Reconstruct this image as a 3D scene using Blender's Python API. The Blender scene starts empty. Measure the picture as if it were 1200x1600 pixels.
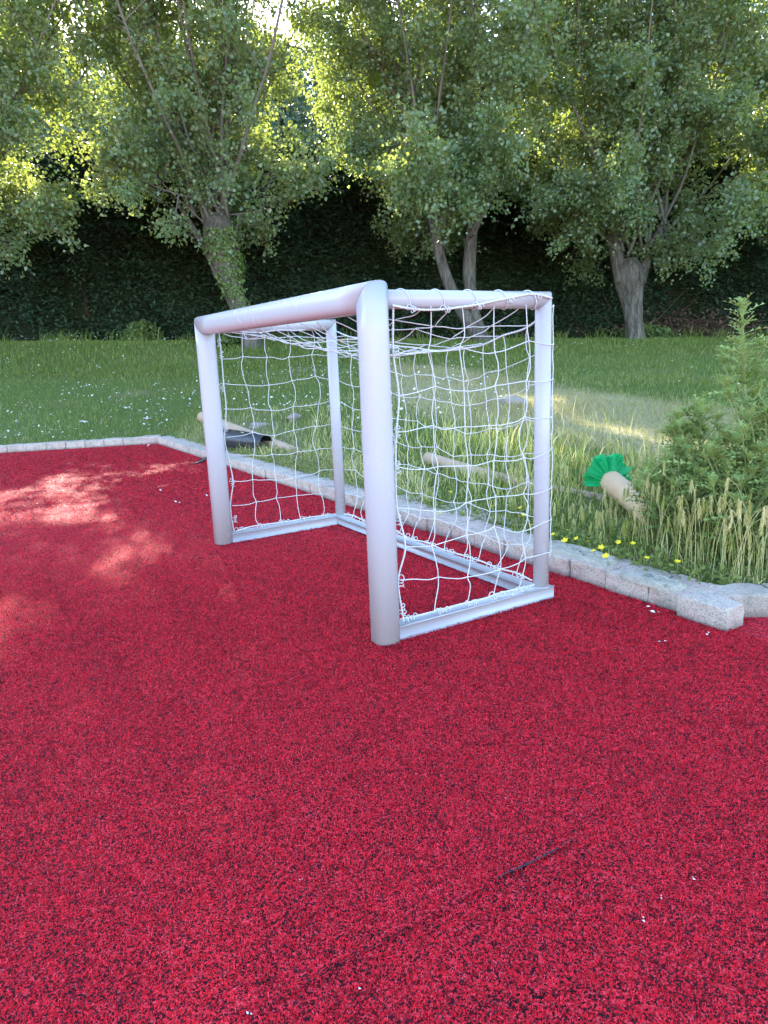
import bpy, bmesh, math
import numpy as np
from mathutils import Vector, Matrix

rng = np.random.default_rng(7)
R = math.radians
scene = bpy.context.scene
COL = scene.collection

# ------------------------------------------------------------------ camera model
F, PITCH, ROLL, CH = 1119.75, 0.218, -0.0396, 0.9796
_fw = np.array([0, math.cos(PITCH), -math.sin(PITCH)])
_u0 = np.array([0, math.sin(PITCH), math.cos(PITCH)])
_r0 = np.array([1.0, 0, 0])
_rt = math.cos(ROLL) * _r0 + math.sin(ROLL) * _u0
_up = -math.sin(ROLL) * _r0 + math.cos(ROLL) * _u0
CAM = np.array([0, 0, CH])


def ray(px, py):
    return _fw + _rt * (px - 600) / F - _up * (py - 800) / F


def at_depth(px, py, y):
    d = ray(px, py)
    return CAM + d * (y / d[1])


def at_z(px, py, z):
    d = ray(px, py)
    return CAM + d * ((z - CH) / d[2])


# ------------------------------------------------------------------ terrain
KC = np.array([-2.751, 8.835])            # corner where the two kerbs meet
KD = np.array([0.517, -0.856])            # direction of the long kerb, towards the viewer
KN = np.array([0.856, 0.517])             # lawn side of the long kerb
KE = 7.40                                 # length of the long kerb
LD = np.array([-0.980, -0.198])           # left kerb direction
LN = np.array([-0.198, 0.980])


def y0(x):
    x = np.asarray(x, float)
    a = KC[1] + 0.2 * (x - KC[0])
    b = KC[1] - 1.656 * (x - KC[0])
    return np.where(x < KC[0], a, np.maximum(b, 2.47))


def lump(x, y):
    return (0.5 * np.sin(x * 1.7 + 0.6 * y) * np.cos(y * 1.3 - 0.4 * x)
            + 0.3 * np.sin(3.1 * x + 1.0) * np.sin(2.7 * y + 0.5)
            + 0.2 * np.sin(0.6 * x - 1.1 * y))


def lawn_z(x, y):
    x = np.asarray(x, float); y = np.asarray(y, float)
    yy = y0(x)
    t = np.clip((y - yy) / np.maximum(14.2 - yy, 1.0), 0, None)
    t1 = np.minimum(t, 1.0)
    z = 0.050 + (1.12 - 0.033 * np.clip(x, -15, 15)) * (t1 ** 1.25)
    z = z + np.clip(y - 14.2, 0, 7) * 0.02
    z = z + np.clip(y - 23.5, 0, 60) * 0.36
    z = z + 0.03 * lump(x, y) * np.clip(t * 6, 0, 1)
    return z


def ddR(x, y):
    return (x - KC[0]) * KN[0] + (y - KC[1]) * KN[1]


def on_lawn(px, py, h=0.0):
    d = ray(px, py); d = d / d[1]
    ys = np.linspace(2.0, 40, 4000)
    P = CAM[None] + d[None] * ys[:, None]
    zz = lawn_z(P[:, 0], P[:, 1]) + h
    ok = np.where((P[:, 2] < zz) & (P[:, 1] > y0(P[:, 0])))[0]
    i = ok[0] if len(ok) else len(ys) - 1
    return P[i]


def dry_at(x, y):
    d = np.abs(ddR(x, y))
    nrm = .5 + .5 * np.sin(x * 1.3 + .8 * y) * np.cos(1.1 * y - .5 * x)
    band = np.exp(-((ddR(x, y) - 3.0) / 1.15) ** 4) * np.clip((x + .3) / .8, 0, 1) * .95           # straw belt beyond the goal on the right
    near = np.exp(-(d / .9) ** 2) * np.clip((.2 - x) / .5, 0, 1) * np.clip((x + 2.8) / 1.0, 0, 1) * .6                 # straw by the tubes
    return np.clip(.10 + .18 * nrm + band + near, 0, 1)


# ------------------------------------------------------------------ mesh builder
class MB:
    def __init__(s):
        s.v = []; s.q = []; s.t = []; s.n = 0; s.at = {}; s.g = []

    def add(s, V, Q=None, T=None, **attrs):
        V = np.asarray(V, np.float32).reshape(-1, 3)
        if Q is not None and len(Q): s.q.append(np.asarray(Q, np.int64).reshape(-1, 4) + s.n)
        if T is not None and len(T): s.t.append(np.asarray(T, np.int64).reshape(-1, 3) + s.n)
        for k, a in attrs.items():
            s.at.setdefault(k, []).append((s.n, np.broadcast_to(np.asarray(a, np.float32), (len(V),))))
        s.v.append(V); s.n += len(V)

    def build(s, name, mat, parent=None, origin=None, smooth=False, local=False, sharp=None):
        V = np.concatenate(s.v) if s.v else np.zeros((0, 3), np.float32)
        if not local:
            o = np.array(parent.location) if parent is not None else (np.zeros(3) if origin is None else np.asarray(origin))
            V = V - o.astype(np.float32)
        Q = np.concatenate(s.q) if s.q else np.zeros((0, 4), np.int64)
        T = np.concatenate(s.t) if s.t else np.zeros((0, 3), np.int64)
        me = bpy.data.meshes.new(name)
        me.vertices.add(len(V)); me.vertices.foreach_set('co', V.astype(np.float32).ravel())
        nl = Q.size + T.size
        me.loops.add(nl)
        me.loops.foreach_set('vertex_index', np.concatenate([Q.ravel(), T.ravel()]).astype(np.int32))
        me.polygons.add(len(Q) + len(T))
        st = np.concatenate([np.arange(len(Q)) * 4, Q.size + np.arange(len(T)) * 3]).astype(np.int32)
        me.polygons.foreach_set('loop_start', st)
        if smooth:
            me.polygons.foreach_set('use_smooth', np.r_[np.ones(len(Q), bool), np.full(len(T), smooth == 'all')])
        for k, parts in s.at.items():
            a = np.zeros(len(V), np.float32)
            for o_, p in parts: a[o_:o_ + len(p)] = p
            me.attributes.new(k, 'FLOAT', 'POINT').data.foreach_set('value', a)
        me.update(calc_edges=True); me.validate()
        if sharp: me.set_sharp_from_angle(angle=R(sharp))
        if isinstance(mat, (list, tuple)):
            for m in mat: me.materials.append(m)
        else:
            me.materials.append(mat)
        ob = bpy.data.objects.new(name, me); COL.objects.link(ob)
        if parent is not None: ob.parent = parent
        elif origin is not None and not local: ob.location = origin
        elif origin is not None: ob.location = origin
        return ob

    # ---- shapes
    def tube(s, P, r, sides=8, caps=True, squash=None, wob=0.0, **attrs):
        P = np.asarray(P, float); n = len(P)
        r = np.broadcast_to(np.asarray(r, float), (n,))
        T = np.gradient(P, axis=0); T /= np.linalg.norm(T, axis=1)[:, None] + 1e-12
        ref = np.array([0, 0, 1.0]) if abs(T[0][2]) < 0.9 else np.array([1.0, 0, 0])
        U = np.zeros((n, 3)); u = np.cross(ref, T[0]); u /= np.linalg.norm(u); U[0] = u
        for i in range(1, n):
            u = u - T[i] * (u @ T[i]); u /= np.linalg.norm(u) + 1e-12; U[i] = u
        W = np.cross(T, U)
        a = np.arange(sides) * 2 * np.pi / sides
        rr = r[:, None] * np.ones(sides)[None]
        if wob:
            zz = np.cumsum(np.r_[0, np.linalg.norm(np.diff(P, axis=0), axis=1)])[:, None]
            rr = rr * (1 + wob * (np.sin(3 * a[None] + 1.3 * zz + P[0][0]) * .5 + np.sin(5 * a[None] - 2.1 * zz) * .35
                                  + .3 * np.sin(2 * a[None] + 4.7 * zz)))
        V = P[:, None] + rr[..., None] * (np.cos(a)[None, :, None] * U[:, None] + np.sin(a)[None, :, None] * W[:, None])
        V = V.reshape(-1, 3)
        i = np.arange(n - 1)[:, None] * sides; j = np.arange(sides)[None]; k = (j + 1) % sides
        Q = np.stack([i + j, i + k, i + sides + k, i + sides + j], -1).reshape(-1, 4)
        Tt = []
        if caps:
            V = np.vstack([V, P[0], P[-1]]); c0 = n * sides; c1 = c0 + 1
            jj = np.arange(sides); kk = (jj + 1) % sides
            Tt = np.vstack([np.stack([kk, jj, np.full(sides, c0)], 1),
                            np.stack([jj + (n - 1) * sides, kk + (n - 1) * sides, np.full(sides, c1)], 1)])
        s.add(V, Q, Tt, **attrs)

    def bm(s, b, **attrs):
        bmesh.ops.triangulate(b, faces=[f for f in b.faces if len(f.verts) > 4])
        b.verts.index_update()
        V = [v.co[:] for v in b.verts]
        Q = [[v.index for v in f.verts] for f in b.faces if len(f.verts) == 4]
        T = [[v.index for v in f.verts] for f in b.faces if len(f.verts) == 3]
        s.add(V, Q, T, **attrs); b.free()

    def leaves(s, P, D, N, size, wid=0.42, fold=0.12, mid=0.42, **attrs):
        n = len(P)
        D = D / (np.linalg.norm(D, axis=1)[:, None] + 1e-9)
        S = np.cross(D, N); S /= np.linalg.norm(S, axis=1)[:, None] + 1e-9
        N = np.cross(S, D)
        sz = size[:, None]
        V = np.stack([P, P + D * sz * mid + S * sz * wid + N * sz * fold, P + D * sz,
                      P + D * sz * mid - S * sz * wid + N * sz * fold], 1).reshape(-1, 3)
        Q = np.arange(4 * n).reshape(n, 4)
        s.add(V, Q, None, **{k: np.repeat(a, 4) for k, a in attrs.items()})

    def twigs(s, A, B, ra, rb):
        n = len(A); T = B - A; T /= np.linalg.norm(T, axis=1)[:, None] + 1e-9
        ref = np.where(np.abs(T[:, 2:3]) < .9, np.array([[0, 0, 1.0]]), np.array([[1.0, 0, 0]]))
        U = np.cross(ref, T); U /= np.linalg.norm(U, axis=1)[:, None]; W = np.cross(T, U)
        V = np.zeros((n, 6, 3))
        for k in range(3):
            c, sn = math.cos(k * 2.0944), math.sin(k * 2.0944)
            V[:, k] = A + ra * (c * U + sn * W); V[:, 3 + k] = B + rb * (c * U + sn * W)
        b = np.arange(n)[:, None] * 6
        Q = np.concatenate([b + np.array([[k, (k + 1) % 3, 3 + (k + 1) % 3, 3 + k]]) for k in range(3)])
        s.add(V.reshape(-1, 3), Q)


def catmull(P, k=6):
    P = np.asarray(P, float)
    E = np.vstack([2 * P[0] - P[1], P, 2 * P[-1] - P[-2]])
    out = []
    t = (np.arange(k) / k)[:, None]
    for i in range(1, len(E) - 2):
        a, b, c, d = E[i - 1], E[i], E[i + 1], E[i + 2]
        out.append(.5 * (2 * b + (c - a) * t + (2 * a - 5 * b + 4 * c - d) * t ** 2 + (3 * b - a - 3 * c + d) * t ** 3))
    out.append(P[-1][None])
    return np.vstack(out)


def unit(v):
    v = np.asarray(v, float); return v / (np.linalg.norm(v) + 1e-12)


def rdir(n):
    v = rng.normal(size=(n, 3)); return v / np.linalg.norm(v, axis=1)[:, None]


def tag(o, label=None, cat=None, group=None, kind=None):
    if label: o['label'] = label
    if cat: o['category'] = cat
    if group: o['group'] = group
    if kind: o['kind'] = kind
    return o


def empty(name, loc, label, cat, group=None, rz=0.0):
    o = bpy.data.objects.new(name, None); COL.objects.link(o)
    o.location = tuple(float(c) for c in loc); o.rotation_euler = (0, 0, rz); o.empty_display_size = .1
    return tag(o, label, cat, group)


def copy_tree(o, parent=None):
    c = o.copy(); COL.objects.link(c)
    if parent is not None: c.parent = parent
    for ch in list(o.children): copy_tree(ch, c)
    return c


# ------------------------------------------------------------------ materials
class NT:
    def __init__(s, name):
        s.m = bpy.data.materials.new(name); s.m.use_nodes = True
        s.t = s.m.node_tree; s.t.nodes.clear()
        s.out = s.n('ShaderNodeOutputMaterial')

    def n(s, typ, **kw):
        nd = s.t.nodes.new(typ)
        for k, v in kw.items(): setattr(nd, k, v)
        return nd

    def link(s, a, b): s.t.links.new(a, b)

    def set(s, sock, v):
        if isinstance(v, bpy.types.NodeSocket): s.link(v, sock)
        elif isinstance(v, (tuple, list)) and len(v) == 3 and sock.type == 'RGBA': sock.default_value = (*v, 1)
        else: sock.default_value = v

    def pos(s):
        return s.n('ShaderNodeNewGeometry').outputs['Position']

    def obj(s):
        return s.n('ShaderNodeTexCoord').outputs['Object']

    def map(s, vec, scale):
        m = s.n('ShaderNodeMapping'); s.link(vec, m.inputs['Vector'])
        m.inputs['Scale'].default_value = scale; return m.outputs[0]

    def noise(s, vec, scale, detail=4, rough=.6, dist=0.0):
        t = s.n('ShaderNodeTexNoise'); s.link(vec, t.inputs['Vector'])
        t.inputs['Scale'].default_value = scale; t.inputs['Detail'].default_value = detail
        t.inputs['Roughness'].default_value = rough; t.inputs['Distortion'].default_value = dist
        return t.outputs['Fac']

    def vor(s, vec, scale, out='Color', feature='F1', rnd=1.0):
        t = s.n('ShaderNodeTexVoronoi', feature=feature); s.link(vec, t.inputs['Vector'])
        t.inputs['Scale'].default_value = scale; t.inputs['Randomness'].default_value = rnd
        return t.outputs[out]

    def ramp(s, fac, stops, interp='LINEAR'):
        r = s.n('ShaderNodeValToRGB'); s.link(fac, r.inputs['Fac']); cr = r.color_ramp; cr.interpolation = interp
        while len(cr.elements) > 1: cr.elements.remove(cr.elements[-1])
        for i, (p, c) in enumerate(stops):
            e = cr.elements[0] if i == 0 else cr.elements.new(p)
            e.position = p; e.color = (*c, 1) if len(c) == 3 else c
        return r.outputs['Color']

    def mix(s, fac, a, b, mode='MIX'):
        m = s.n('ShaderNodeMix', data_type='RGBA', blend_type=mode)
        s.set(m.inputs[0], fac); s.set(m.inputs[6], a); s.set(m.inputs[7], b)
        return m.outputs[2]

    def math(s, op, a, b=0.0, clamp=False):
        m = s.n('ShaderNodeMath', operation=op, use_clamp=clamp); s.set(m.inputs[0], a); s.set(m.inputs[1], b)
        return m.outputs[0]

    def attr(s, name):
        return s.n('ShaderNodeAttribute', attribute_name=name).outputs['Fac']

    def bump(s, h, strength=.5, dist=.01):
        b = s.n('ShaderNodeBump'); s.link(h, b.inputs['Height'])
        b.inputs['Strength'].default_value = strength; b.inputs['Distance'].default_value = dist
        return b.outputs['Normal']

    def bsdf(s, col, rough=.6, spec=.5, normal=None, **kw):
        p = s.n('ShaderNodeBsdfPrincipled')
        s.set(p.inputs['Base Color'], col); s.set(p.inputs['Roughness'], rough)
        s.set(p.inputs['Specular IOR Level'], spec)
        if normal is not None: s.link(normal, p.inputs['Normal'])
        for k, v in kw.items(): s.set(p.inputs[k.replace('_', ' ')], v)
        return p.outputs[0]

    def done(s, sh):
        s.link(sh, s.out.inputs['Surface']); return s.m


def m_leaf(name, c0, c1, tr0, tr1, trans=.42, rough=.42, spec=.45, var='var'):
    t = NT(name); v = t.attr(var)
    b = t.bsdf(t.mix(v, c0, c1), rough, spec)
    tl = t.n('ShaderNodeBsdfTranslucent'); t.set(tl.inputs['Color'], t.mix(v, tr0, tr1))
    mx = t.n('ShaderNodeMixShader'); mx.inputs[0].default_value = trans
    t.link(b, mx.inputs[1]); t.link(tl.outputs[0], mx.inputs[2])
    return t.done(mx.outputs[0])


def m_grass(name, g0, g1, d0, d1, trans=.35, rough=.5):
    t = NT(name); v = t.attr('var'); d = t.attr('dry')
    c = t.mix(d, t.mix(v, g0, g1), t.mix(v, d0, d1))
    b = t.bsdf(c, rough + .15, .12)
    tl = t.n('ShaderNodeBsdfTranslucent'); t.link(t.mix(.5, c, (1, 1, .5), 'MULTIPLY'), tl.inputs['Color'])
    mx = t.n('ShaderNodeMixShader'); mx.inputs[0].default_value = trans
    t.link(b, mx.inputs[1]); t.link(tl.outputs[0], mx.inputs[2])
    return t.done(mx.outputs[0])


M = {}
M['poplar'] = m_leaf('poplar_leaf', (.125, .185, .10), (.20, .27, .135), (.40, .53, .08), (.57, .63, .11), .37, .34, .7)
M['wood_leaf'] = m_leaf('woodland_leaf', (.055, .095, .065), (.11, .165, .09), (.05, .08, .03), (.12, .16, .05), .3, .55, .3)
M['hedge_leaf'] = m_leaf('conifer_spray', (.034, .072, .044), (.085, .14, .07), (.02, .04, .012), (.05, .08, .02), .2, .6, .25)
M['weeds'] = m_leaf('ground_weeds', (.16, .21, .05), (.30, .34, .10), (.2, .25, .04), (.3, .34, .08), .3, .6, .15)
M['ivy'] = m_leaf('ivy_leaf', (.10, .16, .045), (.20, .27, .08), (.15, .2, .03), (.25, .28, .05), .3, .4, .4)
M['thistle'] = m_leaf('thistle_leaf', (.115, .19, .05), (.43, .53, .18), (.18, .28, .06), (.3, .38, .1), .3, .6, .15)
M['grass'] = m_grass('grass_blade', (.105, .16, .030), (.23, .30, .066), (.36, .30, .13), (.54, .47, .25))
M['tallgrass'] = m_grass('tall_grass', (.30, .35, .06), (.50, .52, .14), (.64, .54, .23), (.82, .72, .40), .35)

t = NT('thistle_stem'); M['stem'] = t.done(t.bsdf(t.mix(t.noise(t.obj(), 30), (.16, .22, .07), (.30, .34, .13)), .6, .3))

t = NT('lawn_soil'); p = t.pos()
n1 = t.noise(p, 1.1, 5); n2 = t.noise(p, 22, 5, .7); n3 = t.noise(p, 90, 3, .7)
g = t.mix(n2, (.075, .11, .025), (.14, .19, .045))
g = t.mix(t.ramp(n3, [(.45, (0, 0, 0)), (.75, (1, 1, 1))]), g, (.16, .19, .08))
g = t.mix(t.ramp(n1, [(.56, (0, 0, 0)), (.74, (1, 1, 1))]), g, (.22, .20, .11))
g = t.mix(t.ramp(t.math('ADD', t.attr('dry'), t.math('MULTIPLY', n2, .3)), [(.5, (0, 0, 0)), (1.0, (1, 1, 1))]), g, (.40, .34, .19))
M['lawn'] = t.done(t.bsdf(g, .9, .1, t.bump(n2, .8, .03)))

t = NT('red_turf'); p = t.pos()
vc = t.vor(p, 290); vd = t.vor(p, 290, 'Distance')
sep = t.n('ShaderNodeSeparateColor'); t.link(vc, sep.inputs[0])
big = t.noise(p, 85, 3, .65)
val = t.math('ADD', t.math('MULTIPLY', sep.outputs[0], .75), t.math('MULTIPLY', big, .5))
c = t.ramp(val, [(.0, (.010, .004, .007)), (.47, (.016, .005, .009)), (.52, (.22, .005, .014)), (.60, (.62, .010, .022)), (.84, (.92, .016, .034)), (1, (.88, .09, .12))])
wear = t.noise(p, 2.1, 6, .7)
c = t.mix(t.ramp(wear, [(.35, (0, 0, 0)), (.75, (.35, .35, .35))]), c, (.46, .012, .030))
h = t.math('SUBTRACT', 1.0, t.math('MULTIPLY', vd, 1.0))
nz = t.noise(p, 260, 3)
hh = t.math('ADD', t.math('MULTIPLY', h, .6), t.math('MULTIPLY', nz, .6))
M['turf'] = t.done(t.bsdf(c, .75, .14, t.bump(hh, .9, .006)))

t = NT('turf_shred'); v = t.attr('var')
c = t.ramp(v, [(0, (.012, .006, .010)), (.36, (.018, .009, .014)), (.38, (.30, .006, .014)), (.42, (.64, .010, .022)), (.85, (.92, .014, .032)), (1.0, (.95, .06, .09))])
M['shred'] = t.done(t.bsdf(c, .55, .14))

t = NT('white_powder_coat'); p = t.obj()
n = t.noise(p, 9, 5, .65); sm = t.ramp(n, [(.62, (0, 0, 0)), (.78, (1, 1, 1))])
c = t.mix(t.math('MULTIPLY', sm, .22), (.50, .487, .505), (.34, .325, .33))
M['white'] = t.done(t.bsdf(c, t.math('ADD', t.math('MULTIPLY', n, .12), .20), .42, t.bump(t.noise(p, 240, 2), .02, .002)))
t = NT('base_metal'); p = t.obj(); n = t.noise(p, 14, 5, .65)
c = t.mix(t.math('MULTIPLY', t.ramp(n, [(.5, (0, 0, 0)), (.8, (1, 1, 1))]), .25), (.50, .485, .505), (.36, .33, .33))
M['white_base'] = t.done(t.bsdf(c, .35, .5))
t = NT('net_twine'); M['net'] = t.done(t.bsdf(t.mix(t.noise(t.obj(), 60), (.60, .595, .58), (.74, .735, .71)), .7, .3, t.bump(t.noise(t.obj(), 700), .5, .001)))

t = NT('kerb_concrete'); p = t.pos(); oi = t.n('ShaderNodeObjectInfo').outputs['Random']
n1 = t.noise(p, 14, 6, .65); n2 = t.noise(p, 160, 4, .7); n3 = t.noise(p, 5, 4)
n4 = t.noise(p, 45, 6, .75)
c = t.mix(oi, (.68, .47, .40), (.72, .55, .47))
c = t.mix(t.ramp(n1, [(.40, (0, 0, 0)), (.62, (.85, .85, .85))]), c, (.72, .63, .51))
c = t.mix(t.ramp(n3, [(.50, (0, 0, 0)), (.68, (.7, .7, .7))]), c, (.42, .375, .29))
c = t.mix(t.ramp(n4, [(.50, (0, 0, 0)), (.66, (.6, .6, .6))]), c, (.32, .28, .245))
c = t.mix(t.ramp(n2, [(.34, (1, 1, 1)), (.47, (0, 0, 0))]), c, (.22, .20, .185))
sz = t.n('ShaderNodeSeparateXYZ'); t.link(p, sz.inputs[0])
dirt = t.math('MULTIPLY', t.ramp(t.math('ADD', sz.outputs[2], t.math('MULTIPLY', n1, .03)), [(.018, (1, 1, 1)), (.045, (0, 0, 0))]), .6)
c = t.mix(dirt, c, (.14, .10, .09))
M['kerb'] = t.done(t.bsdf(c, .9, .2, t.bump(t.math('ADD', n4, t.math('ADD', n2, t.math('MULTIPLY', n1, 1.2))), 1.0, .009)))
t = NT('old_mortar'); p = t.pos(); n1 = t.noise(p, 30, 6, .7); n2 = t.noise(p, 140, 4, .7)
c = t.mix(n1, (.42, .375, .285), (.76, .69, .56)); c = t.mix(t.ramp(n2, [(.3, (1, 1, 1)), (.45, (0, 0, 0))]), c, (.24, .23, .20))
M['mortar'] = t.done(t.bsdf(c, .95, .1, t.bump(t.math('ADD', n1, n2), 1.0, .012)))

t = NT('poplar_bark'); p = t.obj(); st = t.noise(t.map(p, (9, 9, 1.6)), 2.2, 6, .7, .4); n2 = t.noise(p, 1.6, 4)
c = t.ramp(st, [(.3, (.035, .028, .022)), (.5, (.13, .11, .09)), (.72, (.26, .235, .205))])
c = t.mix(t.ramp(n2, [(.5, (0, 0, 0)), (.75, (.6, .6, .6))]), c, (.16, .15, .10))
M['bark'] = t.done(t.bsdf(c, .9, .2, t.bump(st, 1.0, .05)))
t = NT('twig_bark'); c = t.mix(t.noise(t.obj(), 5), (.14, .125, .10), (.25, .22, .185)); M['twig'] = t.done(t.bsdf(c, .85, .2))
t = NT('cardboard'); p = t.obj(); n = t.noise(t.map(p, (3, 3, 3)), 4, 5); c = t.mix(n, (.50, .32, .18), (.66, .46, .29))
M['card'] = t.done(t.bsdf(c, .8, .2, t.bump(n, .15, .004)))
t = NT('weathered_cardboard'); p = t.obj(); n = t.noise(p, 9, 5); c = t.mix(n, (.38, .26, .17), (.56, .40, .28)); M['card_old'] = t.done(t.bsdf(c, .9, .15, t.bump(n, .3, .006)))
t = NT('black_plastic'); n = t.noise(t.obj(), 12, 4); M['black'] = t.done(t.bsdf(t.mix(n, (.012, .013, .016), (.03, .032, .038)), .38, .5, t.bump(n, .5, .02)))
t = NT('grey_rubber'); M['rubber'] = t.done(t.bsdf(t.mix(t.noise(t.obj(), 40), (.05, .052, .06), (.09, .09, .10)), .5, .4))
M['green_film'] = m_leaf('green_film', (.0, .46, .13), (.02, .60, .20), (.0, .60, .18), (.03, .70, .26), .45, .35, .4)
t = NT('yellow_petal'); M['yellow'] = t.done(t.bsdf((.80, .60, .02), .6, .3))
t = NT('white_petal'); M['petal'] = t.done(t.bsdf((.86, .82, .72), .7, .2))
t = NT('stone'); n = t.noise(t.obj(), 9, 6, .7); M['stone'] = t.done(t.bsdf(t.mix(n, (.22, .18, .15), (.42, .35, .29)), .9, .2, t.bump(n, .6, .03)))
t = NT('dead_brush'); M['brush'] = t.done(t.bsdf(t.mix(t.noise(t.obj(), 8), (.07, .042, .03), (.16, .10, .075)), .9, .1))
t = NT('cable'); M['cable'] = t.done(t.bsdf((.03, .03, .035), .5, .3))
t = NT('hedge_core_dark'); M['hedge_core'] = t.done(t.bsdf(t.mix(t.noise(t.pos(), .8, 5), (.02, .03, .015), (.05, .06, .03)), .95, .1))  # near-black green, interior shade of the hedge put into the colour
t = NT('seam_gap'); M['seam'] = t.done(t.bsdf((.035, .028, .04), .7, .3))

# ------------------------------------------------------------------ setting: ground
def nonuni(lo, hi, dlo, dhi, step, coarse):
    a = np.arange(dlo, dhi + 1e-6, step)
    l = dlo - np.cumsum(step * 1.22 ** np.arange(1, 60)); l = l[l > lo][::-1]
    r = dhi + np.cumsum(step * 1.22 ** np.arange(1, 60)); r = r[r < hi]
    return np.concatenate([[lo], l, a, r, [hi]])

xs = nonuni(-400, 400, -7, 7, .09, 0); ys = nonuni(-400, 600, 2.0, 15, .09, 0)
X, Y = np.meshgrid(xs, ys)
Z = lawn_z(X, Y)
Z = np.minimum(Z, 24 + 0 * Z)
ins = Y - y0(X)                     # how far behind the kerb
# under the red pad the soil drops away (hidden by the kerb stones)
Z = np.where(ins < .10, -.25, Z)
nx, ny = len(xs), len(ys)
idx = np.arange(nx * ny).reshape(ny, nx)
Qd = np.stack([idx[:-1, :-1], idx[:-1, 1:], idx[1:, 1:], idx[1:, :-1]], -1).reshape(-1, 4)
mb = MB(); mb.add(np.stack([X, Y, Z], -1).reshape(-1, 3), Qd, dry=dry_at(X, Y).ravel() * (np.abs(X) < 9).ravel() * (Y < 17).ravel())
tag(mb.build('lawn', M['lawn'], smooth=True), kind='structure')

# red pad
c1 = KC + KN * .07 + LN * .07
e1 = KC + KD * KE + KN * .07
pad = [(c1[0], c1[1]), (KC + LD * 20 + LN * .07), (-24, -24), (24, -24), (24, 2.52), (1.30, 2.52), e1]
b = bmesh.new()
b.faces.new([b.verts.new((float(p[0]), float(p[1]), 0)) for p in pad])
mb = MB(); mb.bm(b); padob = mb.build('red_turf_pad', M['turf']); tag(padob, kind='structure')

# loose shreds that make up the pile of the red surface
def in_pad(x, y):
    dR = (x - KC[0]) * KN[0] + (y - KC[1]) * KN[1]
    dL = (x - KC[0]) * LN[0] + (y - KC[1]) * LN[1]
    return (dR < .0) & (dL < 0) & ((y < 2.40) | (x < 1.15))

def shreds(n, ylo, yhi, pw):
    y = ylo + (yhi - ylo) * rng.random(n) ** pw
    lim = .60 * y + .45; x = (rng.random(n) * 2 - 1) * (lim + 1.6)
    k = in_pad(x, y) & (rng.random(n) > np.clip((np.abs(x) - lim) / 1.6, 0, 1)) & (rng.random(n) < np.clip((yhi - y) / (.42 * (yhi - ylo)), 0, 1))
    if ylo > 1: k &= rng.random(n) < np.clip((y - ylo) / (.30 * (yhi - ylo)), 0, 1)
    sd_ = np.abs((x - .205) * .4985 - (y - 1.186) * .8669); al = (x - .205) * .8669 + (y - 1.186) * .4985
    k &= ~((sd_ < .0065) & (al > -.005) & (al < .19) & (rng.random(n) < .9)) & ~((sd_ < .010) & (al < 0) & (al > -.75) & (sd_ < .006) & (rng.random(n) < .75))
    return x[k], y[k]

mb = MB()
for (n, a, bb, pw, L, wd) in ((1650000, .6, 3.9, .80, .0047, .00050), (420000, 1.9, 6.4, .9, .0070, .0009), (300000, 3.8, 10.0, .85, .0125, .0019)):
    x, y = shreds(n, a, bb, pw); n = len(x)
    ang = rng.random(n) * 2 * np.pi; l = L * (.6 + .8 * rng.random(n)); w = wd * (.7 + .7 * rng.random(n))
    bend = rng.normal(0, .55, n); z = rng.random(n) ** 1.5 * .0055 + .0008
    d0 = np.stack([np.cos(ang - bend), np.sin(ang - bend)], 1); d1 = np.stack([np.cos(ang + bend), np.sin(ang + bend)], 1)
    Pm = np.stack([x, y], 1); Pa = Pm - d0 * (l * .5)[:, None]; Pb = Pm + d1 * (l * .5)[:, None]
    tz = rng.normal(0, .0022, n); lift = rng.random(n) * .003
    ring = []
    for (P2, dd, zz) in ((Pa, d0, z + tz), (Pm, (d0 + d1) / 2, z + lift), (Pb, d1, z - tz)):
        sd = np.stack([-dd[:, 1], dd[:, 0]], 1); sd /= np.linalg.norm(sd, axis=1)[:, None] + 1e-6
        tilt = rng.normal(0, .5, n) * w
        ring.append(np.column_stack([P2 - sd * w[:, None], np.maximum(zz - tilt, .0004)]))
        ring.append(np.column_stack([P2 + sd * w[:, None], np.maximum(zz + tilt, .0004)]))
    V = np.stack(ring, 1).reshape(-1, 3); b0 = np.arange(n)[:, None] * 6
    Q = np.concatenate([b0 + np.array([[0, 1, 3, 2]]), b0 + np.array([[2, 3, 5, 4]])])
    mb.add(V, Q, None, var=np.repeat(np.clip(rng.random(n) * (1 + .0 * x) - .16 * np.clip(np.sin(x * 61 + 3 * np.sin(y * 47)) * np.sin(y * 57 + 3 * np.sin(x * 39)) + .25 * np.sin(x * 13 + y * 9), -.4, 1), 0, 1), 6))
tag(mb.build('turf_shreds', M['shred']), kind='stuff', label='curly red and black shreds covering the sports pad', cat='turf')

# open seam in the pad
mb = MB()
pts = [at_z(400, 1586, .002), at_z(480, 1538, .002), at_z(560, 1492, .002), at_z(640, 1450, .002), at_z(720, 1406, .002), at_z(786, 1368, .003), at_z(815, 1355, .003), at_z(850, 1338, .003), at_z(903, 1308, .003)]
pts = catmull(np.array(pts), 8)
sd = unit(np.cross(pts[-1] - pts[0], [0, 0, 1])); k = np.arange(len(pts))
w = np.interp(k, [0, 38, 42, len(pts) - 6, len(pts) - 1], [.0010, .0016, .0042, .0042, .0008]) + rng.normal(0, .0005, len(pts))
V = np.stack([pts - sd * w[:, None], pts + sd * w[:, None] + np.array([0, 0, .004])], 1).reshape(-1, 3)
Q = [[2 * i, 2 * i + 1, 2 * i + 3, 2 * i + 2] for i in range(len(pts) - 1)]
mb.add(V, Q); tag(mb.build('pad_seam', M['seam']), kind='structure')

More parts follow.
